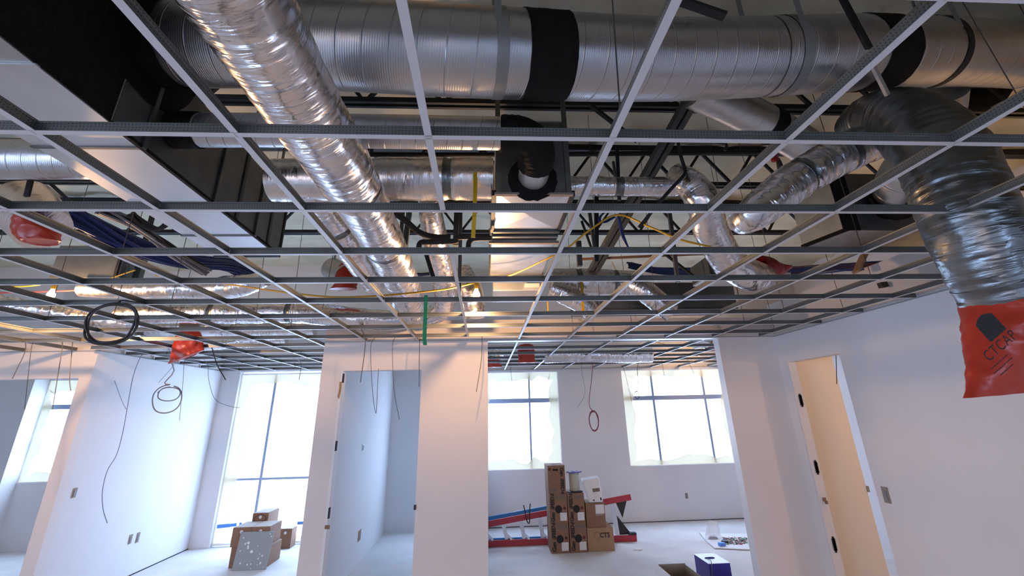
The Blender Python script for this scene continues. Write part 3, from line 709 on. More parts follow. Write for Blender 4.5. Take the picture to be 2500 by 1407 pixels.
# ---- right-hand flexible ducts
flex_duct('flexible_duct', [(1.50, 3.2, 3.62), (1.57, 3.12, 3.5), (1.64, 3.1, 3.34), (1.70, 3.2, 3.2), (1.83, 3.35, 3.07), (1.98, 3.5, 2.98), (2.16, 3.6, 2.93), (2.36, 3.72, 2.93)], [.10, .115, .12, .125, .125, .13, .13, .11], 'crumpled flexible duct curving down to a dark red cap', seed=18, amp=.016)
flex_duct('flexible_duct', [aY(2250, 300, 2.5), aY(2150, 335, 2.45), aY(2060, 375, 2.45), aY(1960, 430, 2.45), aY(1880, 490, 2.45), aY(1830, 530, 2.5), aY(1800, 545, 2.7)], [.14, .13, .122, .118, .115, .105, .06], 'bright flexible duct slanting down from the big duct bend to a rounded end', seed=19, amp=.014, res=.011, n=64, bands=((.42, .01), (.62, .012)))
rd, rev, rrr = flex_duct('flexible_duct', [aY(2075, 315, 2.55), aY(2130, 285, 2.35), aY(2215, 300, 2.15), aY(2290, 370, 2.02), aY(2340, 470, 1.98), aY(2383, 570, 1.98), aY(2425, 660, 2.0), aY(2470, 742, 2.02)], [.10, .15, .19, .205, .20, .195, .19, .175], 'huge dull flexible duct hanging below the ceiling with a red bag over its mouth', seed=20, amp=.012, ring=.006, res=.011, n=88, bands=((.95, .006),), mat='foil_dark')

# ---- rectangular duct and round drop on the right
rb = thing('branch_duct', (2.9, 3.5, 3.3), 'dull rectangular branch duct with black sealed corner, above the slanting flexible duct', 'duct')
c0 = aZ(1960, 606, 3.30); c1 = aZ(2072, 563, 3.30); c2 = aZ(2300, 606, 3.30); 
MB().prism([c0, c1, (4.3, c1.y+.02, 3.3), (4.3, c0.y+.05, 3.3)], (0, 0, .55)).build('body', 'galv', rb)
dv_ = (c1-c0).normalized()
nrm_ = Vector((dv_.y, -dv_.x, 0))*-1
MB().bar(c0+Vector((-.008, -.006, .012)), c1+Vector((-.008, -.006, .012)), .02, .03).build('bottom_seam', 'sealant', rb)
MB().box((c1.x-.05, c1.y-.012, 3.30), (c1.x+.10, c1.y-.002, 3.85)).bar(c1+Vector((-.01, 0, 0)), c1+Vector((-.01, 0, .55)), .04, .04).build('corner_seam', 'sealant', rb)
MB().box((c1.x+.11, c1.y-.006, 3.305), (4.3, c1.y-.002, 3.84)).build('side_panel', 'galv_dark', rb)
o, p = pipe_thing('spiral_duct', [aY(2300, 220, 2.8), aY(2290, 290, 3.0), aY(2240, 370, 3.1), aY(2195, 440, 3.25), aY(2180, 500, 3.55)], .16, 'dull spiral duct dropping from the big duct onto the branch duct')
ring_band(o, [p[-6], p[-2]], .185, 'sealant_ring', 'sealant', disp=ragged(8, .01))
o, p = pipe_thing('spiral_duct', [aY(1690, 215, 2.75), aY(1790, 262, 2.9), aY(1890, 312, 3.05), aY(1990, 372, 3.2)], .145, 'spiral branch duct slanting down behind the large duct, black band round it')
i = int(len(p)*.58)
ring_band(o, [p[i], p[i+1], p[i+2]], .15, 'sealed_joint', 'sealant', disp=ragged(9, .004))
ep = smooth_path([big[-1], big[-1]+Vector((.45, .06, .02)), big[-1]+Vector((.75, .1, -.2)), big[-1]+Vector((.78, .1, -.65)), big[-1]+Vector((.78, .1, -.95))], 8)
MB().tube(ep, R+.004, 64).build('elbow', 'spiral', sd, smooth=True)
db = thing('branch_duct', aY(2340, 240, 3.3), 'dark rectangular duct tucked behind the far end of the large duct', 'duct')
q = [aY(x, y, 3.25) for x, y in ((2345, 150), (2520, 150), (2460, 240), (2345, 300), (2318, 270))]
MB().prism(q, (0, .3, 0)).build('body', 'steel', db)
MB().bar(aY(2090, 208, 3.2), aY(2480, 212, 3.2), .02, .03).build('bottom_flange', 'steel_grey', db)

# ---- partition of dark sheet metal seen past the branches
o = thing('plenum_box', aY(1500, 750, 5.3), 'long dull metal box low above the partition, behind the bright branches', 'duct')
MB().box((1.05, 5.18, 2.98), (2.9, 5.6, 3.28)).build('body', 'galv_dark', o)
MB().box((1.05, 5.168, 2.97), (2.9, 5.18, 2.99)).build('bottom_flange', 'steel_grey', o)
o = thing('plenum_box', aY(1750, 720, 4.6), 'grey metal box with a pale underside beside the curving flexible duct', 'duct')
MB().box((2.15, 4.2, 3.10), (2.75, 4.6, 3.28)).build('body', 'steel_grey', o)
MB().box((2.15, 4.2, 3.085), (2.75, 4.6, 3.099)).build('underside', 'galv_bright', o)

# ---- ducts over the ladder bay
flex_duct('foil_wrapped_duct', [aY(1330, 868, 7.7), aY(1420, 866, 7.7), aY(1520, 868, 7.7), aY(1590, 866, 7.7)], .12, 'pale foil duct low over the ladder bay, beside its red bag', seed=31, amp=.014, n=40)
flex_duct('flexible_duct', [aY(1262, 800, 7.45), aY(1275, 822, 7.42), aY(1285, 850, 7.4)], .10, 'short duct drop holding the red bag of the ladder bay', seed=32, n=36)
flex_duct('flexible_duct', [aY(1215, 862, 8.8), aY(1209, 872, 8.75), aY(1205, 881, 8.7)], .11, 'short duct drop over the first window of the ladder bay', seed=33, n=36)
flex_duct('flexible_duct', [aY(1690, 838, 7.3), aY(1716, 835, 7.25), aY(1738, 842, 7.2)], .095, 'short foil duct over the ladder bay beside the end wall', seed=34, n=36)

o = thing('branch_duct', aY(210, 660, 5.0), 'dark sheet metal duct below the dark blue cables, beyond the second bulb side', 'duct')
p0 = aY(120, 678, 5.0); p1 = aY(312, 600, 5.0)
MB().box((p0.x, 5.0, p0.z), (p1.x, 5.35, p1.z)).build('body', 'galv_dark', o)
MB().box((p1.x-.05, 4.985, p0.z-.005), (p1.x-.02, 4.999, p1.z+.2)).build('joint_flange', 'steel', o)
MB().box((p1.x+.06, 5.1, p0.z-.02), (p1.x+.10, 5.14, ZD)).build('hanger', 'steel', o)

# ================================================================ RED DUCT CAPS
from mathutils.bvhtree import BVHTree
def red_bag(name, c, axis, r, tip, hx, hy, label, mat='red_plastic', seed=1, n=56, rings=26, amp=.02, bulge=.0, skew=0.0, neck=True):
    """plastic bag taped over a duct mouth at c (opening along axis) and hanging to a flat lower edge at tip"""
    c = Vector(c); tip = Vector(tip); ax = Vector(axis).normalized()
    u = Vector((1, 0, 0)); u = (u-ax*u.dot(ax)).normalized(); v = ax.cross(u)
    if v.y < 0: v = -v
    o = thing(name, c, label, 'plastic bag'); mb = MB()
    off = Vector((seed*5.1, seed, 0))
    for i in range(rings+1):
        t = i/rings; s = t*t*(3-2*t)
        for j in range(n):
            a = 2*math.pi*j/n
            p0 = c+ax*(.10*t)+(u*math.cos(a)+v*math.sin(a))*r*(1.02+bulge*math.sin(t*math.pi))
            p1 = tip+Vector((hx*math.cos(a), hy*math.sin(a), skew*math.cos(a)))
            p = p0.lerp(p1, s)
            d = (p-c.lerp(tip, t)); d = d.normalized() if d.length > 1e-5 else d
            k = amp*min(1, t*3)*((1-abs(noise.noise(p*9+off))*2)*.7+(1-abs(noise.noise(p*21+off))*2)*.3)
            mb.v.append(p+d*k)
    for i in range(rings):
        for j in range(n):
            q = (j+1) % n; mb.face((i*n+j, (i+1)*n+j, (i+1)*n+q, i*n+q))
    mb.face([rings*n+j for j in range(n)])
    b = mb.build('bag', mat, o, smooth=True)
    return o, b
def project_text(body, size, parent, target, mtx, mat, name='lettering', lift=.002, spacing=1.0, direction=(0, 1, 0)):
    """lettering printed on a creased surface: each point dropped on to it"""
    c = bpy.data.curves.new('tmp', 'FONT'); c.body = body; c.size = size; c.align_x = 'CENTER'; c.align_y = 'CENTER'; c.space_character = spacing; c.resolution_u = 3
    t = bpy.data.objects.new('tmp', c); COL.objects.link(t)
    dg = bpy.context.evaluated_depsgraph_get(); me = bpy.data.meshes.new_from_object(t.evaluated_get(dg))
    bpy.data.objects.remove(t)
    bm = bmesh.new(); bm.from_mesh(me); bmesh.ops.triangulate(bm, faces=bm.faces); bmesh.ops.subdivide_edges(bm, edges=[e for e in bm.edges if e.calc_length() > size*.15], cuts=2); bm.to_mesh(me); bm.free()
    return drop_mesh(me, parent, target, mtx, mat, name, lift, direction)
def drop_mesh(me, parent, target, mtx, mat, name, lift, direction=(0, 1, 0)):
    base = world_at(target)
    bv = BVHTree.FromPolygons([v.co+base for v in target.data.vertices], [tuple(p.vertices) for p in target.data.polygons])
    d = Vector(direction); org = world_at(parent)
    for v in me.vertices:
        p = mtx @ v.co
        h = bv.ray_cast(p-d*1.0, d)
        if h[0] is not None: p = h[0]-d*lift
        v.co = p-org
    me.materials.clear(); me.materials.append(M[mat])
    o = bpy.data.objects.new(name, me); COL.objects.link(o); o.parent = parent
    return o
def patch(w, h, k=10, l=6, shape=None):
    me = bpy.data.meshes.new('patch'); v = []; f = []
    for i in range(k+1):
        for j in range(l+1):
            x, y = -w/2+w*i/k, -h/2+h*j/l
            if shape: x, y = shape(x, y)
            v.append((x, y, 0))
    for i in range(k):
        for j in range(l): a = i*(l+1)+j; f.append((a, a+l+1, a+l+2, a+1))
    me.from_pydata(v, [], f); return me

ax = (rev[-1]-rev[-6]).normalized()
bag, bagm = red_bag('red_bag', rev[-1]-ax*.05, ax, .174, aY(2470, 962, 2.0), .205, .035, 'large red printed plastic bag over the hanging duct mouth', seed=3, amp=.022, rings=34, n=72, skew=.012)
# print on the bag: dark block, the letters, fine lines; all run up to the right
up_r = Vector((.86, 0, .50)); up_n = Vector((-.50, 0, .86))
def bag_frame(x, y): return frame(up_r, up_n, aY(x, y, 1.82))
drop_mesh(patch(.105, .075, 12, 10, lambda x, y: (x, y+.018*(1-(x/.052)**2) if y > 0 else y)), bag, bagm, bag_frame(2420, 800), 'ink', 'printed_block', .003)
project_text('CTCAP', .056, bag, bagm, bag_frame(2442, 845), 'ink', spacing=1.12, lift=.003)
for k_, (x, y, w) in enumerate(((2440, 884, .11), (2449, 893, .12), (2458, 903, .085))):
    drop_mesh(patch(w, .004, 24, 1), bag, bagm, bag_frame(x, y), 'ink_faded', 'printed_line', .003)

red_bag('red_bag', aY(462, 812, 6.0), (0.15, -.25, -1), .115, aY(455, 872, 6.0), .17, .03, 'glossy red plastic bag hanging through the grid before the white side wall', seed=5, amp=.03, skew=.07)
o = thing('duct_collar', aY(462, 800, 6.02), 'brownish round duct stub above the hanging glossy red bag', 'duct')
MB().tube([aY(466, 780, 6.05), aY(463, 800, 6.02), aY(462, 813, 6.0)], .11, 32).build('pipe', 'card_grey', o, smooth=True)
red_bag('red_bag', aY(92, 545, 3.3), (0, -.3, -1), .13, aY(100, 590, 3.28), .11, .05, 'dark orange red bag tucked up beside the blue cables', seed=6, amp=.03)
o = thing('duct_collar', aY(100, 505, 3.4), 'dusty wrapped duct stub holding the dark orange red bag', 'duct')
MB().tube([aY(60, 500, 3.5), aY(85, 530, 3.42), aY(105, 560, 3.38)], [.2, .19, .17], 32, disp=crumple(3, .01)).build('pipe', 'foil_smooth', o, smooth=True)
red_bag('red_bag', aY(838, 668, 5.25), (1, -.3, -.3), .13, aY(838, 706, 5.2), .14, .06, 'red plastic cap behind the nearest flexible duct, under the trunk duct end', seed=7, amp=.02)
o = thing('duct_collar', aY(830, 650, 5.3), 'round duct stub carrying the red cap under the trunk duct end', 'duct')
MB().tube([aY(808, 655, 5.35), aY(826, 664, 5.28), aY(842, 672, 5.22)], .125, 32).build('pipe', 'galv', o, smooth=True)
MB().box((aY(815, 650, 5.3).x-.012, 5.3, aY(815, 650, 5.3).z+.05), (aY(815, 650, 5.3).x+.012, 5.304, ZD+.02)).build('hanger_strap', 'strap', o)
red_bag('red_bag', aY(1284, 845, 7.4), (0, -.1, -1), .115, aY(1287, 886, 7.4), .12, .03, 'red bag hanging from the ceiling of the ladder bay, before its first window', seed=8, amp=.02)
red_bag('red_bag', aY(1205, 880, 8.7), (0, -.1, -1), .12, aY(1205, 897, 8.7), .15, .03, 'small red bag at ceiling level over the first window of ladder bay', seed=9, amp=.03)
red_bag('red_bag', aY(1738, 843, 7.2), (.6, -.1, -1), .10, aY(1744, 856, 7.2), .11, .03, 'small red bag in the ladder bay ceiling next to the end wall', seed=10, amp=.015)
red_bag('red_bag', aY(1856, 656, 3.76), (1, 0, .1), .11, aY(1915, 657, 3.84), .035, .09, 'dark red cap closing the end of the curving flexible duct', mat='red_dull', seed=11, amp=.02)
o = thing('valve', aY(1893, 390, 3.2), 'small red valve tag with a dark body hanging near the branch duct', 'valve')
MB().lathe([(.004, -.045), (.03, -.04), (.026, 0), (.034, .03), (.008, .05)], aY(1890, 382, 3.2), 10).build('handwheel', 'red_dull', o, smooth=True)
MB().lathe([(.003, -.06), (.024, -.02), (.02, .03), (.012, .07)], aY(1904, 405, 3.2), 10).build('body', 'cable_black', o, smooth=True)

# ================================================================ TEMPORARY LIGHTS
def bulb(string, loc, watts=None):
    loc = Vector(loc)
    MB().lathe([(.016, .055), (.02, .05), (.02, -.01), (.017, -.016)], loc+Vector((0, 0, .055)), 20).build('socket', 'cable_yellow', string, smooth=True)
    e = MB().lathe([(.002, -.062), (.018, -.058), (.03, -.04), (.034, -.022), (.03, 0), (.02, .02), (.014, .04)], loc, 24).build('bulb', 'bulb', string, smooth=True)
    l = bpy.data.lights.new('bulb_glow', 'POINT'); l.energy = watts or BULB_WATTS; l.color = WARM; l.shadow_soft_size = .03
    g = bpy.data.objects.new('bulb_glow', l); COL.objects.link(g); g.parent = string; g.location = loc+Vector((0, 0, -.1))-world_at(string)
M['bulb'] = emit('lit_bulb', (1.0, .72, .38), 30)
def cord(name, pts, r, mat, label, cat, per=10, n=8, group=None):
    o = MB().tube(smooth_path(pts, per), r, n).build(name, mat, smooth=True); return tag(o, label, cat, group)
B1 = aY(1163, 716, 4.22)
st = thing('light_string', B1, 'yellow temporary light cord with one bare glowing bulb', 'light')
MB().tube(smooth_path([aY(380, 672, 4.6), aY(540, 692, 4.6), aY(680, 712, 4.2), aY(800, 725, 3.9), aY(900, 724, 3.8), aY(1000, 716, 3.85), aY(1090, 706, 4.05), B1+Vector((0, 0, .1)), aY(1240, 675, 4.1), aY(1340, 630, 3.55), aY(1385, 606, 3.45), aY(1440, 562, 3.4), aY(1508, 525, 3.4), aY(1590, 556, 3.2), aY(1660, 585, 3.05), aY(1735, 603, 3.0)], 10), .008, 8).build('cord', 'cable_yellow', st, smooth=True)
bulb(st, B1)
B2 = aY(126, 716, 4.75)
s2_ = thing('light_string', B2, 'bare bulb on a cord at the far side, lighting the gold foil', 'light')
MB().tube(smooth_path([aY(-60, 690, 4.8), aY(40, 700, 4.78), B2+Vector((0, 0, .1)), aY(230, 690, 4.7), aY(330, 660, 4.6)], 8), .007, 8).build('cord', 'cable_yellow', s2_, smooth=True)
bulb(s2_, B2)
B3 = Vector((4.1, 9.0, 2.92))
s3_ = thing('light_string', B3, 'bare bulb above the ladder bay grid beside the end wall', 'light')
MB().tube(smooth_path([(2.6, 9.0, ZD+.02), (3.1, 9.0, 3.3), (3.8, 9.0, 3.05), B3+Vector((0, 0, .1)), (4.6, 9.0, 3.1)], 8), .007, 8).build('cord', 'cable_yellow', s3_, smooth=True)
bulb(s3_, B3, 22)

B4 = Vector((5.95, 4.5, 2.35))
q = thing('light_string', B4, 'bare bulb in the side room behind the doorway wall', 'light')
MB().tube(smooth_path([B4+Vector((.3, -1.5, .9)), B4+Vector((.1, -.4, .3)), B4+Vector((0, 0, .1)), B4+Vector((.1, .5, .8))], 6), .007, 8).build('cord', 'cable_yellow', q, smooth=True)
bulb(q, B4, 70)

# ================================================================ STEEL, PIPES, STRAPS
def joist(y, zb, label, x0=-9, x1=6.8, step=.62):
    o = thing('roof_joist', (0, y, zb), label, 'joist')
    for dy in (-.03, .03): MB().box((x0, y+dy-.014, zb), (x1, y+dy+.014, zb+.045)).build('bottom_chord', 'steel', o)
    MB().box((x0, y-.05, ZD-.12), (x1, y+.05, ZD-.05)).build('top_chord', 'steel', o)
    x = x0; k = 0
    while x < x1-step:
        if -4.5 < x < 4.5:
            a = Vector((x, y, zb+.02)); b = Vector((x+step/2, y, ZD-.1))
            if k % 2: a, b = Vector((x, y, ZD-.1)), Vector((x+step/2, y, zb+.02))
            MB().bar(a, b, .028, .028).build('web_bar', 'steel', o)
        x += step/2; k += 1
joist(1.62, 4.25, 'dark steel roof joist nearest the camera, above the large duct')
joist(3.15, 4.2, 'dark steel roof joist just behind the large duct')
joist(4.55, 4.2, 'dark steel roof joist above the supply duct and the bulb')
joist(6.0, 4.2, 'dark steel roof joist over the centre partition')
def pole(name, a, b, w, mat, label, cat, h=None):
    return tag(MB().bar(a, b, w, h).build(name, mat), label, cat)
def pipe(name, pts, r, mat, label, cat='pipe', per=6, n=14):
    return tag(MB().tube(smooth_path(pts, per), r, n).build(name, mat, smooth=True), label, cat)
pipe('sprinkler_pipe', [aY(890, 377, 3.55), aY(1200, 378, 3.55), aY(1870, 372, 3.55)], .022, 'steel', 'straight black pipe running across behind the air box', per=3)
o = thing('roof_strut', aY(1690, 245, 2.75), 'double angle steel strut slanting past the thin foil duct', 'strut')
for d in (-.032, .032):
    MB().bar(aY(1690, 240, 2.78)+Vector((d, 0, 0)), aY(1432, 690, 5.0)+Vector((d, 0, 0)), .045, .05).build('angle', 'steel_grey', o)
MB().bar(aY(1690, 240, 2.79)+Vector((0, 0, .03)), aY(1432, 690, 5.01)+Vector((0, 0, .03)), .03, .006).build('gap_plate', 'steel', o)
for k_, (a, b, Y, w, lab) in enumerate((
        ((1506, 360), (1512, 490), 3.5, .026, 'dark vertical bar behind the slanting strut, upper end at the black pipe'),
        ((1497, 395), (1512, 490), 3.42, .02, 'thin dark bar leaning against the vertical bar behind the strut'),
        ((1437, 500), (1452, 610), 3.7, .026, 'dark leaning bar between the slanting strut and the third runner'),
        ((1456, 480), (1456, 640), 3.75, .034, 'wide dark upright bar just before the slanting strut'),
        ((1412, 590), (1415, 650), 3.9, .045, 'short thick dark upright beside the supply duct'),
        ((1632, 500), (1655, 690), 3.7, .03, 'dark upright crossing the blue cables below the thin foil duct'),
        ((1420, 540), (1445, 610), 3.65, .018, 'thin slanting brace below the thin foil duct'),
        ((1000, 510), (985, 640), 3.6, .04, 'grey upright beside the nearest flexible duct, behind black pipe'),
        ((985, 500), (978, 600), 3.7, .03, 'pale upright just behind the nearest flexible duct'),
        ((1040, 620), (1062, 690), 3.9, .035, 'rusty brace crossing in front of the slimmer flexible duct'),
        ((1125, 510), (1122, 720), 3.9, .03, 'slotted upright channel next to the yellow strap'),
        ((1115, 515), (1112, 600), 4.0, .045, 'dull foil-wrapped upright beside the slotted channel'))):
    pole('upright_bar', aY(*a, Y), aY(*b, Y), w, 'steel_grey' if k_ % 3 else 'steel', lab, 'bar')
for a, b, Y, w, lab in (((1600+150*.36, 0), (1770, 40), 1.62, .045, 'dark slanting brace above the large duct, towards the doorway wall'),
                        ((1440, 256), (1555, 345), 3.1, .04, 'black slanting brace below the large duct by the third runner'),
                        ((1920, 350), (1965, 378), 3.2, .03, 'short black brace behind the slanting spiral branch'),
                        ((1610, 610), (1700, 680), 4.3, .03, 'brown brace slanting down to the blue cables'),
                        ((2120, 600), (2090, 665), 4.0, .09, 'wide tan wooden brace crossing the purple cables'),
                        ((2133, 165), (2188, 275), 2.1, .022, 'pale flat strap with a tape-wrapped end near big duct bend'),
                        ((2048, -20), (2122, 118), 1.9, .035, 'dark angle brace lying against the far end of large duct'),
                        ((75, 440), (65, 480), 3.1, .03, 'dark hanger below the smooth spiral duct'),
                        ((125, 450), (180, 500), 3.2, .022, 'dark slanting hanger below the smooth spiral duct')):
    pole('brace', aY(*a, Y), aY(*b, Y), w, 'galv_bright' if 'strap' in lab else ('card' if 'tan' in lab else 'steel'), lab, 'brace', .02)
pipe('insulated_pipe', [aY(952, 515, 3.35), aY(985, 535, 3.4), aY(1020, 565, 3.5), aY(1055, 578, 3.55), aY(1100, 580, 3.55)], .024, 'pipe', 'thick black insulated pipe sagging down from behind the nearest flexible duct')
pipe('insulated_pipe', [aY(1022, 612, 3.5), aY(1026, 594, 3.5), aY(1045, 591, 3.5), aY(1112, 589, 3.5), aY(1116, 580, 3.48), aY(1195, 577, 3.45)], .022, 'pipe', 'black insulated pipe with elbows running to the air box')
pipe('insulated_pipe', [aY(1143, 606, 3.42), aY(1146, 590, 3.42), aY(1160, 583, 3.42), aY(1200, 582, 3.42)], .02, 'pipe', 'short black insulated pipe elbow below the yellow strap')
pipe('sprinkler_pipe', [aY(1655, 345, 3.0), aY(1662, 380, 3.0), aY(1672, 415, 3.0), aY(1668, 430, 3.0), aY(1640, 460, 3.0), aY(1607, 498, 3.0), aY(1560, 556, 3.1)], .013, 'steel', 'thin black pipe bent twice above the thin foil duct')
pipe('sprinkler_pipe', [aY(1660, 345, 3.1), aY(1765, 350, 3.1), aY(1770, 368, 3.1)], .012, 'steel', 'thin black pipe running level to a small drop near the slanting runner')
pipe('copper_pipe', [aY(-20, 716, 5.0), aY(120, 712, 5.0), aY(300, 705, 5.0), aY(450, 699, 5.0)], .008, 'cable_pink', 'thin reddish pipe running level below the dull wrapped duct')
pole('timber', aY(1420, 633, 4.6), aY(1720, 620, 4.6), .03, 'card_dark', 'rusty brown bar lying level behind the slanting strut', 'bar', .02)
# flat straps
def strap(pts, w, mat, label):
    mb = MB(); pts = [Vector(p) for p in pts]
    for p in pts: mb.v += [p+Vector((-w/2, 0, 0)), p+Vector((w/2, 0, 0)), p+Vector((w/2, .003, 0)), p+Vector((-w/2, .003, 0))]
    k = len(pts)
    for i in range(k-1):
        for a in range(4): b = (a+1) % 4; mb.face((i*4+a, i*4+b, i*4+4+b, i*4+4+a))
    mb.face((0, 1, 2, 3)); mb.face([4*k-4+a for a in (3, 2, 1, 0)])
    return tag(mb.build('hanging_strap', mat), label, 'strap')
strap([aY(1161, 420, 2.84), aY(1160, 470, 2.82), aY(1158, 530, 2.82), aY(1155, 580, 2.84)], .027, 'strap_yellow', 'wide yellow strap hanging against the fat foil-wrapped duct')
strap([aY(1419, 688, 4.735), aY(1421, 712, 4.6), aY(1424, 762, 4.5)], .026, 'strap_yellow', 'yellow strap hanging in front of the bright branch duct')
strap([aY(1337, 735, 5.1665), aY(1337.5, 755, 5.1665), aY(1338, 772, 5.1665)], .014, 'strap_yellow', 'thin yellow strap end below the row next to the third runner')
strap([aY(1040, 721, 3.677), aY(1039, 760, 3.675), aY(1037, 800, 3.675), aY(1036, 830, 3.675), aY(1038, 843, 3.675)], .03, 'strap_green', 'green strap dangling from a cross tee before the partition')

# ================================================================ CABLES
def bundle(pts, r, k, strand, mat, label, seed=0, cat='cable bundle', per=8):
    o = thing('cable_bundle', pts[0], label, cat); rnd = random.Random(seed)
    path = smooth_path(pts, per); K = len(path)
    for s in range(k):
        a = rnd.random()*6.28; q = r*math.sqrt(rnd.random()); ph = rnd.random()*6; out = []
        for i, p in enumerate(path):
            w = a+.6*math.sin(i/K*4+ph); rr = q*(1+.35*math.sin(i/K*7+ph*2))
            out.append(p+Vector((math.cos(w)*rr*.6, math.sin(w)*rr*.5, math.sin(w)*rr*.6-.0)))
        MB().tube(out, strand, 5).build('strand', mat if not isinstance(mat, tuple) else mat[s % len(mat)], o, smooth=True)
    return o
bundle([aY(165, 515, 3.9), aY(220, 545, 4.0), aY(290, 585, 4.2), aY(360, 612, 4.4), aY(470, 640, 4.7), aY(555, 648, 4.9), aY(610, 668, 5.1)], .11, 34, .017, 'cable_blue', 'thick bundle of dark blue cables beside the dark orange red bag', 1)
bundle([aY(250, 512, 3.5), aY(320, 545, 3.7), aY(380, 585, 3.9), aY(430, 625, 4.2), aY(500, 665, 4.5)], .07, 16, .012, ('cable_grey', 'cable_black', 'cable_grey'), 'bundle of grey and black cables running alongside the dark blue bundle', 2)
bundle([aY(320, 522, 3.6), aY(345, 545, 3.7), aY(375, 560, 3.75), aY(400, 552, 3.75), aY(418, 535, 3.7)], .03, 5, .014, 'cable_black', 'loop of thick black cables hanging before the pale insulation', 3)
bundle([aY(1540, 648, 5.5), aY(1580, 656, 5.4), aY(1640, 663, 5.2), aY(1760, 664, 4.9), aY(1830, 662, 4.75)], .075, 30, .013, 'cable_blue', 'bundle of blue cables running level before the curving flexible duct', 4)
bundle([aY(1925, 662, 4.4), aY(2000, 658, 4.3), aY(2080, 652, 4.2), aY(2200, 645, 4.0), aY(2250, 640, 3.9)], .07, 26, .010, ('cable_blue', 'cable_pink', 'cable_blue', 'cable_grey'), 'bundle of blue and purple cables passing over the doorway wall', 5)
bundle([aY(1510, 530, 3.4), aY(1515, 550, 3.4), aY(1523, 580, 3.4), aY(1532, 602, 3.4)], .022, 9, .005, 'cable_blue', 'short tassel of blue wires hanging from the yellow cord', 6)
bundle([aY(1482, 515, 3.45), aY(1466, 530, 3.45), aY(1465, 542, 3.45), aY(1480, 542, 3.45), aY(1500, 530, 3.42)], .016, 6, .005, 'cable_blue', 'small loop of blue wires beside the slanting strut', 7)
bundle([aY(940, 668, 4.6), aY(1010, 672, 4.6), aY(1050, 670, 4.6)], .03, 8, .010, 'cable_blue', 'dark blue cables glimpsed between the two silver flexible ducts', 8)
def hang(pts):
    """let a wire start on the nearest row of the grid"""
    p = pts[0]; i = max(0, min(14, round((p.y-GY0)/GP))); y = gy(i)
    a = Vector((p.x, y+.006, ZC+.006)); return [a+Vector((0, 0, .012)), a]+[q for q in pts if q.z < ZC-.02]
def loop(name, c, rx, rz, turns, r, mat, label, lead, seed=0, tilt=.0):
    """a coil of cable hanging on its lead"""
    c = Vector(c); rnd = random.Random(seed); pts = hang([Vector(p) for p in lead]) if lead else []; K = 22
    for k in range(int(K*turns)):
        a = math.pi/2+2*math.pi*k/K; w = 1+.06*math.sin(k*.37+seed)
        pts.append(c+Vector((rx*w*math.cos(a), .012*math.sin(k*.9+seed)+tilt*math.cos(a), rz*w*math.sin(a))))
    o = MB().tube(smooth_path(pts, 3), r, 7).build(name, mat, smooth=True)
    return tag(o, label, 'cable')
c = aY(272, 790, 3.4)
loop('cable_coil', c, .168, .138, 3, .0075, 'cable_black', 'black cable coil hanging through the grid before the gold foil duct', [aY(300, 735, 3.45)], 1)
c = aY(406, 975, 6.9)
loop('cable_coil', c, .19, .175, 1.0, .008, 'cable_grey', 'grey cable twisted in two loops against the white side wall', [aY(435, 870, 6.9), aY(425, 905, 6.9), aY(402, 935, 6.9)], 2)
loop('cable_coil', aY(412, 962, 6.88), .15, .085, 1.3, .007, 'cable_grey', 'smaller flattened grey cable loop inside the twisted one', [], 3)
c = aY(1450, 1028, 8.0)
loop('cable_coil', c, .085, .145, 3, .006, 'cable_pink', 'maroon cable coil dangling between the two windows of ladder bay', [aY(1443, 868, 8.0), aY(1444, 930, 8.0), aY(1438, 985, 8.0), aY(1448, 1006, 8.0)], 4, .05)
loop('cable_coil', aY(1555, 965, 8.6), .04, .06, 1.2, .005, 'cable_black', 'tiny dark wire loop dangling before the second window', [aY(1556, 900, 8.6), aY(1558, 945, 8.6)], 5)
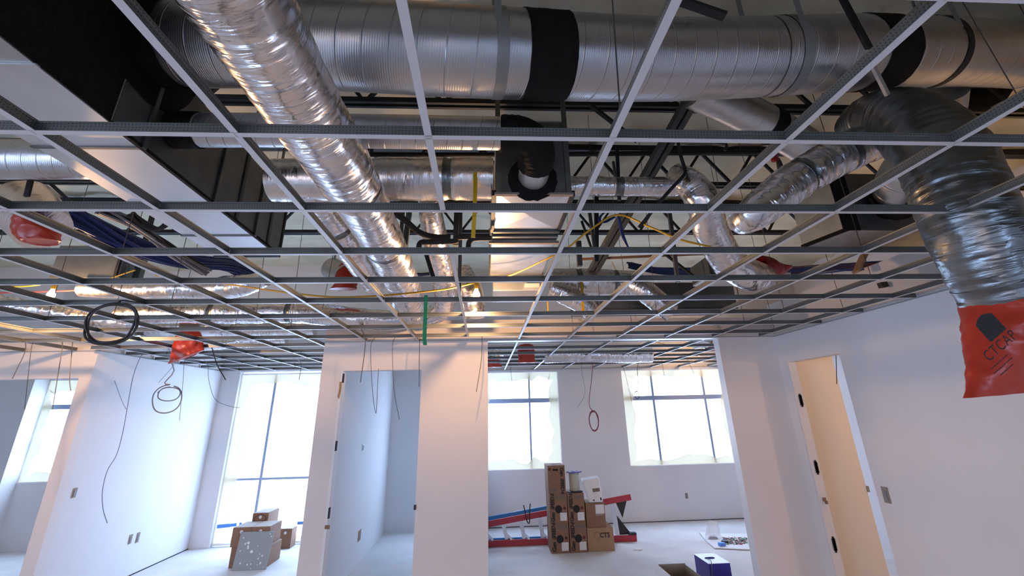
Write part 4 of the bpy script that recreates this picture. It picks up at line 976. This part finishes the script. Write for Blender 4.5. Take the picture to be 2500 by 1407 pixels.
# wires dangling below the grid
for pts, r, mat, lab in (
        ([(277, 868, 6.6), (279, 920, 6.6), (287, 950, 6.6), (300, 985, 6.6), (309, 1000, 6.6)], .0035, 'cable_pale', 'thin wire joining the long blue wire before the white side wall'),
        ([(343, 872, 6.6), (325, 920, 6.6), (310, 1000, 6.6), (300, 1055, 6.6), (285, 1110, 6.6), (262, 1150, 6.6), (250, 1200, 6.6), (252, 1245, 6.6), (262, 1278, 6.6)], .0045, 'cable_pale', 'long thin blue wire hanging low before the white side wall'),
        ([(430, 880, 6.7), (418, 900, 6.7), (387, 935, 6.7)], .003, 'cable_grey', 'short thin wire beside the twisted grey cable'),
        ([(452, 880, 7.0), (447, 930, 7.0), (438, 1028, 7.0)], .003, 'wire', 'straight thin wire hanging beside the twisted grey cable'),
        ([(517, 815, 6.0), (519, 850, 6.0), (530, 890, 6.0), (551, 928, 6.0)], .006, 'cable_black', 'short stiff black wire below the ceiling next to the red bag'),
        ([(507, 890, 7.4), (510, 930, 7.4), (525, 975, 7.4), (560, 992, 7.4), (585, 996, 7.4)], .003, 'wire', 'curling thin wire before the tall window frame'),
        ([(735, 890, 7.5), (730, 928, 7.5)], .004, 'wire', 'short thin wire before the tall window, next to the partition'),
        ([(150, 862, 5.5), (128, 1000, 5.5)], .004, 'wire', 'thin wire hanging before the far doorway window'),
        ([(60, 862, 5.5), (30, 925, 5.5)], .004, 'wire', 'thin slanting wire before the head of the far doorway'),
        ([(75, 862, 5.48), (60, 1000, 5.48)], .003, 'wire', 'thin wire hanging before the grey side of the far doorway'),
        ([(175, 862, 5.5), (170, 925, 5.5), (173, 955, 5.5)], .004, 'wire', 'short curved wire before the far doorway jamb'),
        ([(893, 690, 4.9), (892, 835, 4.9), (880, 934, 4.9)], .004, 'wire', 'thin wire hanging before the head of the centre doorway'),
        ([(1025, 780, 5.4), (1024, 860, 5.4), (1023, 945, 5.4)], .0035, 'wire', 'thin wire hanging by the hinge-free jamb of the centre doorway'),
        ([(1177, 780, 5.3), (1175, 880, 5.3), (1163, 957, 5.3)], .0035, 'wire', 'thin wire hanging before the partition edge by the opening'),
        ([(905, 850, 5.3), (910, 960, 5.3), (918, 1010, 5.3), (921, 960, 5.3), (924, 900, 5.3)], .003, 'wire', 'folded thin wire hanging before the centre doorway'),
        ([(958, 850, 5.35), (962, 950, 5.35), (975, 1025, 5.35)], .003, 'wire', 'thin wire before the centre doorway, in line with the room corner'),
        ([(1420, 905, 8.5), (1428, 960, 8.5), (1410, 995, 8.5)], .003, 'wire', 'thin wire dangling beside the maroon cable coil'),
        ([(1524, 905, 8.8), (1535, 950, 8.8), (1542, 980, 8.8)], .003, 'wire', 'thin wire dangling before the near edge of the second window'),
        ([(1622, 880, 8.3), (1623, 925, 8.3)], .003, 'wire', 'short straight wire before the middle of the second window'),
        ([(1690, 870, 8.2), (1698, 920, 8.2)], .003, 'wire', 'short straight wire before the far half of the second window'),
        ([(1245, 890, 8.4), (1250, 930, 8.4)], .003, 'wire', 'short straight wire before the first window of ladder bay'),
        ([(2040, 800, 4.95), (2043, 938, 4.95)], .004, 'wire', 'thin dark wire hanging before the head of the side doorway')):
    cord('dangling_wire', hang([aY(*p) for p in pts]), r, mat, lab, 'wire', per=6, n=5)
# hanger wires from the runners up to the roof
occ = [(o, world_at(o)) for o in bpy.data.objects if o.type == 'MESH' and o.parent is not None and o.name.split('.')[0] in ('jacket', 'pipe', 'section', 'body', 'shell', 'underside', 'elbow', 'flange')]
DT = []
for o, b in occ:
    DT.append(BVHTree.FromPolygons([v.co+b for v in o.data.vertices], [tuple(p.vertices) for p in o.data.polygons]))
rnd = random.Random(11); wn = 0
for j in COLS:
    if j < -8: continue
    for q, y in enumerate((1.0, 2.05, 3.1, 4.15, 5.2)):
        x = gx(j); y = y+rnd.uniform(-.25, .25)
        a = Vector((x, y, ZC+.03)); b = Vector((x+rnd.uniform(-.12, .12), y+rnd.uniform(-.1, .1), ZD-.02)); d = b-a
        if (q == 0 and abs(x) > 2.2) or rnd.random() < .12: continue
        if any(t.ray_cast(a, d.normalized(), d.length)[0] is not None for t in DT): continue
        tag(MB().tube([a, b], .0028, 5).build('hanger_wire', 'wire'), 'thin hanger wire above the %s runner from the doorway wall, %s one from camera' % (nth(j), ORD[q+1]), 'wire', 'hanger wires of the ceiling')

# ================================================================ ON THE FLOOR
def carton(name, xl, xr, yt, yb, Yf, depth, label, mat='card', group=None, floor=None, cat='box', ztop=None):
    """carton whose front face spans the given picture span on the plane Y = Yf"""
    a = aY((xl+xr)/2, yb, Yf); z0 = a.z if floor is None else floor
    x0 = aY(xl, (yt+yb)/2, Yf).x; x1 = aY(xr, (yt+yb)/2, Yf).x; z1 = aY((xl+xr)/2, yt, Yf).z if ztop is None else ztop
    o = thing(name, ((x0+x1)/2, Yf+depth/2, z0), label, cat, group)
    MB().box((x0, Yf, z0), (x1, Yf+depth, z1)).build('carton', mat, o, bevel=.004)
    return o, x0, x1, z0, z1
def front(x, z, Y): return frame((1, 0, 0), (0, 0, 1), (x, Y, z))
def front_up(x, z, Y): return frame((0, 0, 1), (-1, 0, 0), (x, Y, z))       # reads upwards
def front_down(x, z, Y): return frame((0, 0, -1), (1, 0, 0), (x, Y, z))     # reads downwards
def cable_box(xl, xr, Yf, z0, z1, label):
    x0 = aY(xl, 1310, Yf).x; x1 = aY(xr, 1310, Yf).x
    return x0, x1
YF = 8.05
h = .425
xa = aY(1345, 1316, YF).x; xb = aY(1389.5, 1316, YF).x; xc = aY(1391.5, 1316, YF).x; xd = aY(1433, 1316, YF).x
def gen_box(x0, x1, z0, z1, label, up=True, hole=True):
    o = thing('cable_box', ((x0+x1)/2, YF+.2, z0), label, 'box', 'cable boxes in the stack by the ladder')
    w = x1-x0; MB().box((x0, YF, z0+.001), (x1, YF+.40, z1)).build('carton', 'card_dark', o, bevel=.004)
    f = YF-.0015
    if up:
        text('Gen', .078, o, 'ink', front_up(x0+.05, z0+.082, f), spacing=.88, bold=.0035)
        text('SPEED 6', .073, o, 'ink', front_up(x0+.05, z0+.282, f), spacing=.80, shear=.25, bold=.0035)
        cx, cz = x0+w*.50, z0+(z1-z0)*.47
        MB().lathe([(.052, -.004), (.052, .001), (.045, .004), (.03, .0035), (.028, .001)], (cx, YF-.001, cz), 28, Matrix.Rotation(math.pi/2, 3, 'X')).build('pull_hole', 'gap', o)
        MB().lathe([(.022, -.003), (.022, .001)], (x1-.042, YF-.001, cz+.01), 16, Matrix.Rotation(math.pi/2, 3, 'X')).build('printed_dot', 'ink_faded', o)
        MB().lathe([(.026, -.002), (.026, .001)], (x1-.045, YF-.001, cz+.09), 16, Matrix.Rotation(math.pi/2, 3, 'X')).build('printed_dot', 'card_dark', o)
        MB().box((x1-.115, YF-.002, z0+.03), (x1-.015, YF-.0003, z0+.135)).build('shipping_label', 'label', o)
        MB().box((x0+.09, YF-.0015, z1-.075), (x1-.012, YF-.0003, z1-.015)).build('small_print', 'label_faint', o)
    else:
        text('Gen', .078, o, 'ink', front_down(x1-.05, z1-.09, f), spacing=.88, bold=.0035)
        text('SPEED 6', .073, o, 'ink', front_down(x1-.05, z1-.282, f), spacing=.80, shear=.25, bold=.0035)
        MB().box((x0+.075, YF-.003, z1-.075), (x0+.16, YF-.0003, z1-.045)).build('hand_hole', 'gap', o)
        MB().lathe([(.022, -.002), (.022, .001)], (x0+.03, YF-.001, z1-.05), 16, Matrix.Rotation(math.pi/2, 3, 'X')).build('printed_dot', 'ink_faded', o)
        MB().box((x0+.012, YF-.0015, z0+.02), (x0+.125, YF-.0003, z0+.08)).build('small_print', 'label_faint', o)
        MB().box(((x0+x1)/2-.04, YF+.16, z1-.001), ((x0+x1)/2+.04, YF+.2, z1+.002)).build('hand_hole', 'gap', o)
    return o
hz = aY(1370, 1278, YF).z; hz2 = aY(1364, 1206, YF).z; hz3 = aY(1360, 1137, YF).z
gen_box(xa, xb, 0, hz, 'lower cable carton on the floor, under two more, next to ladder steps')
gen_box(xa-.0, xb-.0, hz, hz2, 'middle cable carton of the three-high column by the ladder')
gen_box(xa-.005, xb-.008, hz2, hz3, 'topmost cable carton, its lettering reading downwards', up=False)
gen_box(xc, xd, 0, hz-.002, 'lower cable carton on the floor beside the plain large carton')
gen_box(xc-.002, xd-.002, hz-.002, hz2-.004, 'cable carton carrying the spool of white cord')
# spool
sx = aY(1402, 1175, YF+.18); zt = hz2-.004
so = thing('cord_spool', (sx.x, YF+.18, zt), 'black-flanged spool of white cord standing on a cable carton', 'spool')
r = .125; hh = aY(1401, 1152, YF+.18).z-zt
MB().lathe([(r, 0), (r, .008), (r*.75, .014), (.03, .014)], (sx.x, YF+.18, zt), 32).build('flange', 'cable_black', so, smooth=True)
MB().lathe([(.03, hh-.014), (r*.75, hh-.014), (r, hh-.008), (r, hh), (r*.93, hh+.002), (.02, hh-.004)], (sx.x, YF+.18, zt), 32).build('flange', 'blue_box', so, smooth=True)
for k in range(5):
    a = k*2*math.pi/5; MB().lathe([(.024, 0), (.024, .004)], (sx.x+.075*math.cos(a), YF+.18+.075*math.sin(a), zt+hh), 14).build('flange_hole', 'white', so)
prof = [(.02, .014)]
for k in range(40):
    z = .016+(hh-.032)*k/39; prof.append((.078+.004*(k % 2)+.004*noise.noise(Vector((k*.3, 2, 1))), z))
prof.append((.02, hh-.014))
MB().lathe(prof, (sx.x, YF+.18, zt), 32).build('cord_winding', 'rope', so, smooth=True)
# plain cartons
o, x0, x1, z0, z1 = carton('carton_box', 1434.5, 1499.5, 1289, 1349, YF+.02, .45, 'large plain brown carton with dark logo letters on the floor', floor=0, mat='card')
text('CTS', .085, o, 'ink', front(x0+(x1-x0)*.66, z0+.20, YF+.018), spacing=1.0, bold=.003)
MB().tube([(x0+.15+.045*math.cos(a*.5236), YF+.018, z0+.20+.05*math.sin(a*.5236)) for a in range(12)], .003, 4, closed=True).build('printed_ring', 'card_dark', o)
o2, u0, u1, v0, v1 = carton('carton_box', 1431, 1478, 1229, 1288, YF+.05, .36, 'smaller brown carton with a white label, carrying the white package', floor=z1, mat='card_dark')
MB().box((u1-.145, YF+.048, v1-.14), (u1-.012, YF+.0497, v1-.02)).build('shipping_label', 'label', o2)
MB().box((u1-.15, YF+.0485, v1-.165), (u1-.03, YF+.0497, v1-.143)).build('tape_mark', 'card_grey', o2)
MB().prism([(u1-.01, YF+.05, v1), (u1+.03, YF+.03, v1-.035), (u1+.035, YF+.2, v1-.05), (u1-.01, YF+.3, v1)], (.004, 0, .004)).build('flap', 'card_grey', o2)
MB().prism([(u0+.005, YF+.05, v1), (u0-.03, YF+.05, v1+.11), (u0-.03, YF+.3, v1+.11), (u0+.005, YF+.3, v1)], (.004, 0, .004)).build('flap', 'paper', o2)
# white package
P4 = [aY(1421, 1175, YF+.12), aY(1463, 1168, YF+.12), aY(1473, 1226.5, YF+.06), aY(1439, 1229, YF+.06)]
P4[2].z = max(P4[2].z, v1+.004); P4[3].z = max(P4[3].z, v1+.004)
o = thing('wrapped_package', P4[3], 'white wrapped package with printed label leaning on the smaller carton', 'package')
mb = MB(); mb.prism(P4, (0, .13, .03)); mb.build('wrapper', 'paper', o, bevel=.015)
def on_pkg(s, t): return P4[3].lerp(P4[2], s).lerp(P4[0].lerp(P4[1], s), t)
def pkg_patch(s0, s1, t0, t1, mat, nm): MB().prism([on_pkg(s0, t0)+Vector((0, -.003, 0)), on_pkg(s1, t0)+Vector((0, -.003, 0)), on_pkg(s1, t1)+Vector((0, -.003, 0)), on_pkg(s0, t1)+Vector((0, -.003, 0))], (0, .0015, 0)).build(nm, mat, o)
pkg_patch(.45, .9, .45, .6, 'label_faint', 'printed_block'); pkg_patch(.42, .75, .2, .42, 'label', 'printed_lines'); pkg_patch(.82, .92, .08, .2, 'ink', 'printed_mark'); pkg_patch(.3, .42, .06, .14, 'label_faint', 'printed_mark')

# ---- step ladder lying on its side behind the cartons
YLd = 8.56
lad = thing('step_ladder', aY(1370, 1335, YLd), 'red fibreglass step ladder lying on its side behind the cartons', 'ladder')
def LP(x, y, Y=YLd): return aY(x, y, Y)
lowL, lowR = Vector((LP(1150, 1336).x, YLd, .045)), Vector((LP(1556, 1330).x, YLd, .045))
topL, topR = LP(1150, 1288), LP(1540, 1214)
MB().bar(lowL, lowR, .028, .085).build('rail', 'red_rail', lad, bevel=.004)
MB().bar(topL, topR, .028, .085).build('rail', 'red_rail', lad, bevel=.004)
MB().bar(Vector((lowL.x, YLd+.17, .05)), Vector((LP(1480, 1330).x, YLd+.17, .05)), .025, .06).build('rear_rail', 'blue_rail', lad)
MB().bar(LP(1150, 1275, YLd+.14), LP(1345, 1239, YLd+.14), .025, .06).build('rear_rail', 'blue_rail', lad)
def rail_z(x):
    t = (x-topL.x)/(topR.x-topL.x); return topL.lerp(topR, t).z
for px in (1183, 1229, 1272, 1318, 1370, 1430, 1503):
    w = .075 if px < 1500 else .085
    xb_ = LP(px+5, 1333).x; xt_ = LP(px-4, 1270).x if px < 1500 else LP(1493, 1230).x
    a = Vector((xb_, YLd+.05, .09)); b = Vector((xt_, YLd+.05, rail_z(xt_)-.045))
    s = MB().bar(a, b, .012, w, up=(0, 1, 0)); s.bar(a+Vector((.028, -.035, 0)), b+Vector((.028, -.035, 0)), .05, .008, up=(0, 1, 0)); s.build('step', 'alu', lad)
    if px < 1500: MB().bar(a+Vector((.02, -.06, .08)), Vector((xb_+.10, YLd-.02, .09)), .03, .004, up=(0, 1, 0)).build('step_brace', 'alu', lad)
xt_ = LP(1505, 1235).x
MB().prism([Vector((xt_, YLd+.03, rail_z(xt_)-.04)), topR+Vector((-.06, .03, -.04)), Vector((xt_+.09, YLd+.03, rail_z(xt_)-.26))], (0, .012, 0)).build('corner_brace', 'cable_black', lad)
xq = LP(1515, 1320).x
MB().prism([Vector((xq, YLd+.03, .088)), Vector((lowR.x-.03, YLd+.03, .088)), Vector((lowR.x-.10, YLd+.03, .13)), Vector((xq-.02, YLd+.03, .36))], (0, .012, 0)).build('corner_brace', 'cable_black', lad)
MB().box((lowR.x-.12, YLd-.03, .089), (lowR.x-.005, YLd+.05, .12)).build('foot_pad', 'cable_black', lad)
MB().bar(LP(1255, 1331, YLd+.05)+Vector((0, 0, .06)), LP(1240, 1325, YLd+.05)+Vector((0, 0, .06)), .05, .04).build('spreader', 'cable_black', lad)
def on_top(px): x = LP(px, 1260).x; return Vector((x, YLd, rail_z(x)+.045))
q = on_top(1288)
tag(MB().tube(smooth_path([q+Vector((-.06, -.02, .12)), q+Vector((-.04, -.025, .02)), q+Vector((-.01, -.03, -.11)), q+Vector((.025, -.03, -.12)), q+Vector((.03, -.02, .0)), q+Vector((.05, .02, .13))], 6), .009, 6).build('cable_tie', 'cable_black', smooth=True), 'black cable tie looped round the upper ladder rail', 'cable tie')
# scraps by the ladder foot
tag(MB().prism([(2.2, 8.05, .001), (2.32, 8.02, .001), (2.34, 8.06, .001), (2.24, 8.1, .001)], (0, 0, .012)).build('paper_scrap', 'label'), 'small pale paper scrap on the floor by the ladder foot', 'scrap')

# ---- sheet with scraps, right side of the bay
sh = [aZ(1708, 1303, 0), aZ(1724, 1323, 0), aZ(1745, 1341, 0), aZ(1830, 1345, 0), aZ(1900, 1345, 0), aZ(1890, 1307, 0), aZ(1760, 1306, 0)]
o = tag(MB().prism([p+Vector((0, 0, .006)) for p in sh], (0, 0, .012)).build('cardboard_sheet', 'paper'), 'white cardboard sheet on the floor holding scraps near the end wall', 'cardboard')
rnd = random.Random(5); mb = MB()
for k in range(230):
    p = aZ(rnd.uniform(1765, 1825), rnd.uniform(1313, 1330), .02); s = rnd.uniform(.006, .02)
    mb.box((-s, -s*.5, 0), (s, s*.5, s*.5), Matrix.Rotation(rnd.random()*3.14, 3, 'Z'), p, mi=rnd.choice((0, 0, 1, 1, 2, 3, 4, 4)))
tag(mb.build('wire_litter', ['red_dull', 'cable_black', 'cable_grey', 'strap_green', 'paper']), 'scatter of red, black and grey wire clippings on the white sheet', 'litter', kind='stuff')
p = aZ(1770, 1326, .02)
tag(MB().lathe([(.03, 0), (.05, .004), (.05, .03), (.02, .036)], p, 12).build('wire_reel', 'cable_black', smooth=True), 'small black reel lying on the white sheet among clippings', 'reel')
p = aZ(1763, 1333, .02)
tag(MB().box((-.045, -.03, 0), (.045, .03, .04), Matrix.Rotation(.2, 3, 'Z'), p).build('small_box', 'tape_blue'), 'small pale blue box at the front of the white sheet', 'box')
c = aZ(1742, 1316, .02)
bg = thing('plastic_bag', c, 'clear plastic bag of grey screws standing on the white sheet', 'bag')
mb = MB(); n = 24; tp = [aY(1729, 1268, c.y+.02), aY(1750, 1276, c.y+.02)]
rows = 12
for i in range(rows+1):
    t = i/rows
    for j in range(n):
        a = 2*math.pi*j/n; wx = .13*(1-t)+.085*t; wy = .07*(1-t)+.012*t
        ctr = c.lerp((tp[0]+tp[1])/2, t); k = 1+.12*noise.noise(Vector((math.cos(a)*2, math.sin(a)*2, t*5)))
        mb.v.append(ctr+Vector((wx*math.cos(a)*k, wy*math.sin(a)*k, (.035*noise.noise(Vector((math.cos(a)*1.3, math.sin(a)*1.3, 8))) if i == rows else 0))))
for i in range(rows):
    for j in range(n): q = (j+1) % n; mb.face((i*n+j, i*n+q, (i+1)*n+q, (i+1)*n+j))
mb.build('film', 'film', bg, smooth=True)
mb = MB()
for k in range(60):
    a = rnd.random()*6.28; q = math.sqrt(rnd.random())*.075; s = .012
    mb.box((-s, -.004, 0), (s, .004, .008), Matrix.Rotation(rnd.random()*3, 3, 'Z'), c+Vector((q*math.cos(a), q*.5*math.sin(a), rnd.random()*.05*(1-q/.08)+.002)))
s = mb.build('screws', 'cable_grey', bg); s['kind'] = 'stuff'

# ---- two cartons at the bottom edge of the view
def open_box(name, xl, xr, ytop, yfront, z, label, mat_in, mat_out, dep=None):
    a = aZ(xl, ytop, z); b = aZ(xr, ytop, z); f = aZ((xl+xr)/2, yfront, z); Yb = (a.y+b.y)/2; Yf_ = f.y
    x0, x1 = a.x, b.x; o = thing(name, ((x0+x1)/2, (Yb+Yf_)/2, 0), label, 'box')
    MB().box((x0, Yf_, .0), (x1, Yf_+.006, z-.02)).box((x0, Yb-.006, 0), (x1, Yb, z)).box((x0, Yf_+.006, 0), (x0+.006, Yb-.006, z-.01)).box((x1-.006, Yf_+.006, 0), (x1, Yb-.006, z-.01)).box((x0+.006, Yf_+.006, 0), (x1-.006, Yb-.006, .008)).build('carton', mat_out, o)
    return o, x0, x1, Yf_, Yb
o, x0, x1, yf, yb = open_box('open_carton', 1605, 1674, 1377, 1410, .32, 'open brown carton at the bottom edge, left of the blue box', 'card_grey', 'card_grey')
MB().prism([(x0, yf, .30), (x1, yf, .30), (x1+.01, yf-.14, .24), (x0-.01, yf-.14, .24)], (0, .003, .004)).build('flap', 'card', o)
MB().prism([(x0, yf+.01, .31), (x0, yb, .31), (x0-.05, yb, .25), (x0-.05, yf, .25)], (0, 0, .004)).build('flap', 'paper', o)
zt = .30
p0, p1 = aZ(1694, 1353, zt), aZ(1753, 1357, zt); pf = aZ(1723, 1377, zt)
o = thing('printed_carton', ((p0.x+p1.x)/2, pf.y, 0), 'blue printed carton with a white top and wire handle', 'box')
MB().box((p0.x, pf.y, 0), (p1.x, p0.y, zt-.004)).build('carton', 'blue_box', o, bevel=.003)
MB().box((p0.x-.002, pf.y-.002, zt-.004), (p1.x+.002, p0.y+.002, zt)).build('lid', 'white', o)
mx = (p0.x+p1.x)/2
MB().tube([(mx-.02+.055*math.cos(k*.5236), (pf.y+p0.y)/2+.02*math.sin(k*.5236), zt+.002) for k in range(12)], .006, 6, closed=True).build('handle_slot', 'blue_box', o)
MB().tube(smooth_path([(mx-.05, (pf.y+p0.y)/2, zt+.003), (mx-.09, pf.y-.004, zt+.002), (mx-.13, pf.y-.006, .06)], 5), .004, 5).build('wire_end', 'cable_grey', o)
MB().box((mx-.05, pf.y-.003, .13), (mx+.06, pf.y-.0005, .17)).build('hand_hole', 'gap', o)
text('M', .03, o, 'ink_faded', front(mx, .23, pf.y-.002))
MB().prism([(p0.x+.01, pf.y-.03, .17), (p1.x+.005, pf.y-.03, .17), (p1.x+.01, pf.y-.2, .14), (p0.x, pf.y-.2, .14)], (0, .003, .004)).build('flap', 'card', o)

# ---- cartons before the tall window and the leaning board
YW = 7.98
def wbox(xl, xr, yt, yb, Y, dep, lab, floor=None, ztop=None):
    o, x0, x1, z0, z1 = carton('carton_box', xl, xr, yt, yb, Y, dep, lab, 'card_dark', 'cartons before the tall window', floor, ztop=ztop)
    MB().box((x0+.005, Y+.01, z1-.0005), (x1-.005, Y+dep-.01, z1+.0015)).build('top_panel', 'card_grey', o)
    MB().lathe([(.022, -.002), (.022, .001)], ((x0+x1)/2-.0, Y-.001, z1-.055), 16, Matrix.Rotation(math.pi/2, 3, 'X')).build('printed_dot', 'label', o)
    return o, x0, x1, z0, z1
zs = aY(600, 1336, YW).z; zt2 = aY(600, 1288, YW).z
wbox(561, 609, 1336, 1388, YW, .42, 'carton on the floor behind the speckled board, next to white side wall', floor=0, ztop=zs)
wbox(609.5, 656, 1336, 1388, YW, .42, 'carton on the floor behind the speckled board, nearer the partition', floor=0, ztop=zs)
wbox(565, 611, 1288, 1336, YW, .42, 'upper carton behind the speckled board, next to white side wall', floor=zs, ztop=zt2)
wbox(611.5, 657, 1288, 1336, YW, .42, 'upper carton behind the speckled board, nearer the partition', floor=zs, ztop=zt2)
o, x0, x1, z0, z1 = wbox(616, 655, 1253, 1275, YW+.44, .4, 'topmost carton with a printed ring, rearmost of the window pile', floor=0, ztop=aY(636, 1253, YW+.44).z)
MB().tube([(((x0+x1)/2)+.085*math.cos(k*.2618), YW+.438, z1-.08+.06*math.sin(k*.2618)) for k in range(24)], .003, 4, closed=True).build('printed_ring', 'ink', o)
wbox(679, 711, 1292, 1335, 8.95, .42-.2, 'separate carton on the floor between the window pile and partition', floor=0)
q = [aY(566, 1394, 7.86), aY(650, 1391, 7.86), aY(670, 1297, YW-.012), aY(590, 1299, YW-.012)]
q[0].z = q[1].z = .004
bd = thing('plaster_board', q[0], 'grey speckled board offcut leaning against the window cartons', 'board')
MB().prism(q, (0, -.012, -.002)).build('panel', 'drywall', bd)
def onb(s, t): return q[0].lerp(q[1], s).lerp(q[3].lerp(q[2], s), t)
rnd = random.Random(3); mb = MB()
for (s, t, a) in ((.12, .84, .018), (.22, .68, .022), (.3, .7, .03), (.32, .62, .02), (.33, .56, .022), (.45, .47, .034), (.12, .5, .013), (.6, .62, .01), (.72, .4, .014), (.8, .35, .02), (.7, .28, .016), (.2, .18, .022), (.42, .14, .018), (.52, .15, .016), (.8, .17, .028), (.72, .13, .012), (.9, .93, .014), (.95, .86, .016), (.9, .06, .012), (.55, .03, .012)):
    c = onb(s, t)+Vector((0, -.015, 0)); n = len(mb.v); K = 8
    up_ = (q[3]-q[0]).normalized()
    for k in range(K):
        r = a*.62*rnd.uniform(.5, 1.3); an = 2*math.pi*k/K; mb.v.append(c+Vector((r*math.cos(an), 0, 0))+up_*(r*math.sin(an)))
    mb.face(list(range(n, n+K)))
sp_ = mb.build('plaster_specks', 'paper', bd, fix=False); sp_['kind'] = 'stuff'

# ---- outlet boxes and marks on the walls
def outlet(p, axis, w, hgt, label, mat='gap', extra=True):
    p = Vector(p); o = thing('outlet_box', p, label, 'outlet box')
    if axis == 'y':
        MB().box((p.x-w/2, p.y-.006, p.z-hgt/2), (p.x+w/2, p.y-.0005, p.z+hgt/2)).build('opening', mat, o)
        MB().box((p.x-w*.2, p.y-.012, p.z-hgt*.35), (p.x+w*.25, p.y-.0062, p.z+hgt*.2)).build('wire_ends', 'cable_grey', o)
    else:
        s = 1 if axis == '+x' else -1
        a, b = sorted((p.x+s*.0005, p.x+s*.006)); MB().box((a, p.y-w/2, p.z-hgt/2), (b, p.y+w/2, p.z+hgt/2)).build('opening', mat, o)
        a, b = sorted((p.x+s*.0062, p.x+s*.012)); MB().box((a, p.y-w*.25, p.z-hgt*.35), (b, p.y+w*.2, p.z+hgt*.25)).build('wire_ends', 'cable_grey', o)
    return o
outlet(aX(2164, 1209, XR), '-x', .075, .13, 'dark open outlet box on the doorway wall', 'card_grey')
outlet(aY(1676, 1211, YBR), 'y', .05, .09, 'small open outlet box under the second window', 'card_grey')
outlet(aX(181, 1204, XL), '+x', .06, .10, 'open outlet box high on the white side wall', 'card_grey')
outlet(aX(318, 1317, XL), '+x', .06, .11, 'open outlet box low on white side wall, nearer the doorway column', 'card_grey')
outlet(aX(336, 1313, XL), '+x', .06, .12, 'open outlet box low on white side wall, nearer the tall window', 'card_grey')
outlet(aX(886, 1093, -1.76), '+x', .10, .10, 'narrow pair of slots on the blue-lit wall inside centre doorway', 'strap')
o = outlet(aX(877, 1308, -1.76), '+x', .16, .13, 'torn outlet opening with brown smudge low on the blue-lit wall', 'card')
pole('beam_clip', aY(2158, 702, 3.9), aY(2153, 690, 3.9), .06, 'cable_black', 'small black clip hanging above the doorway wall trim', 'clip', .05)
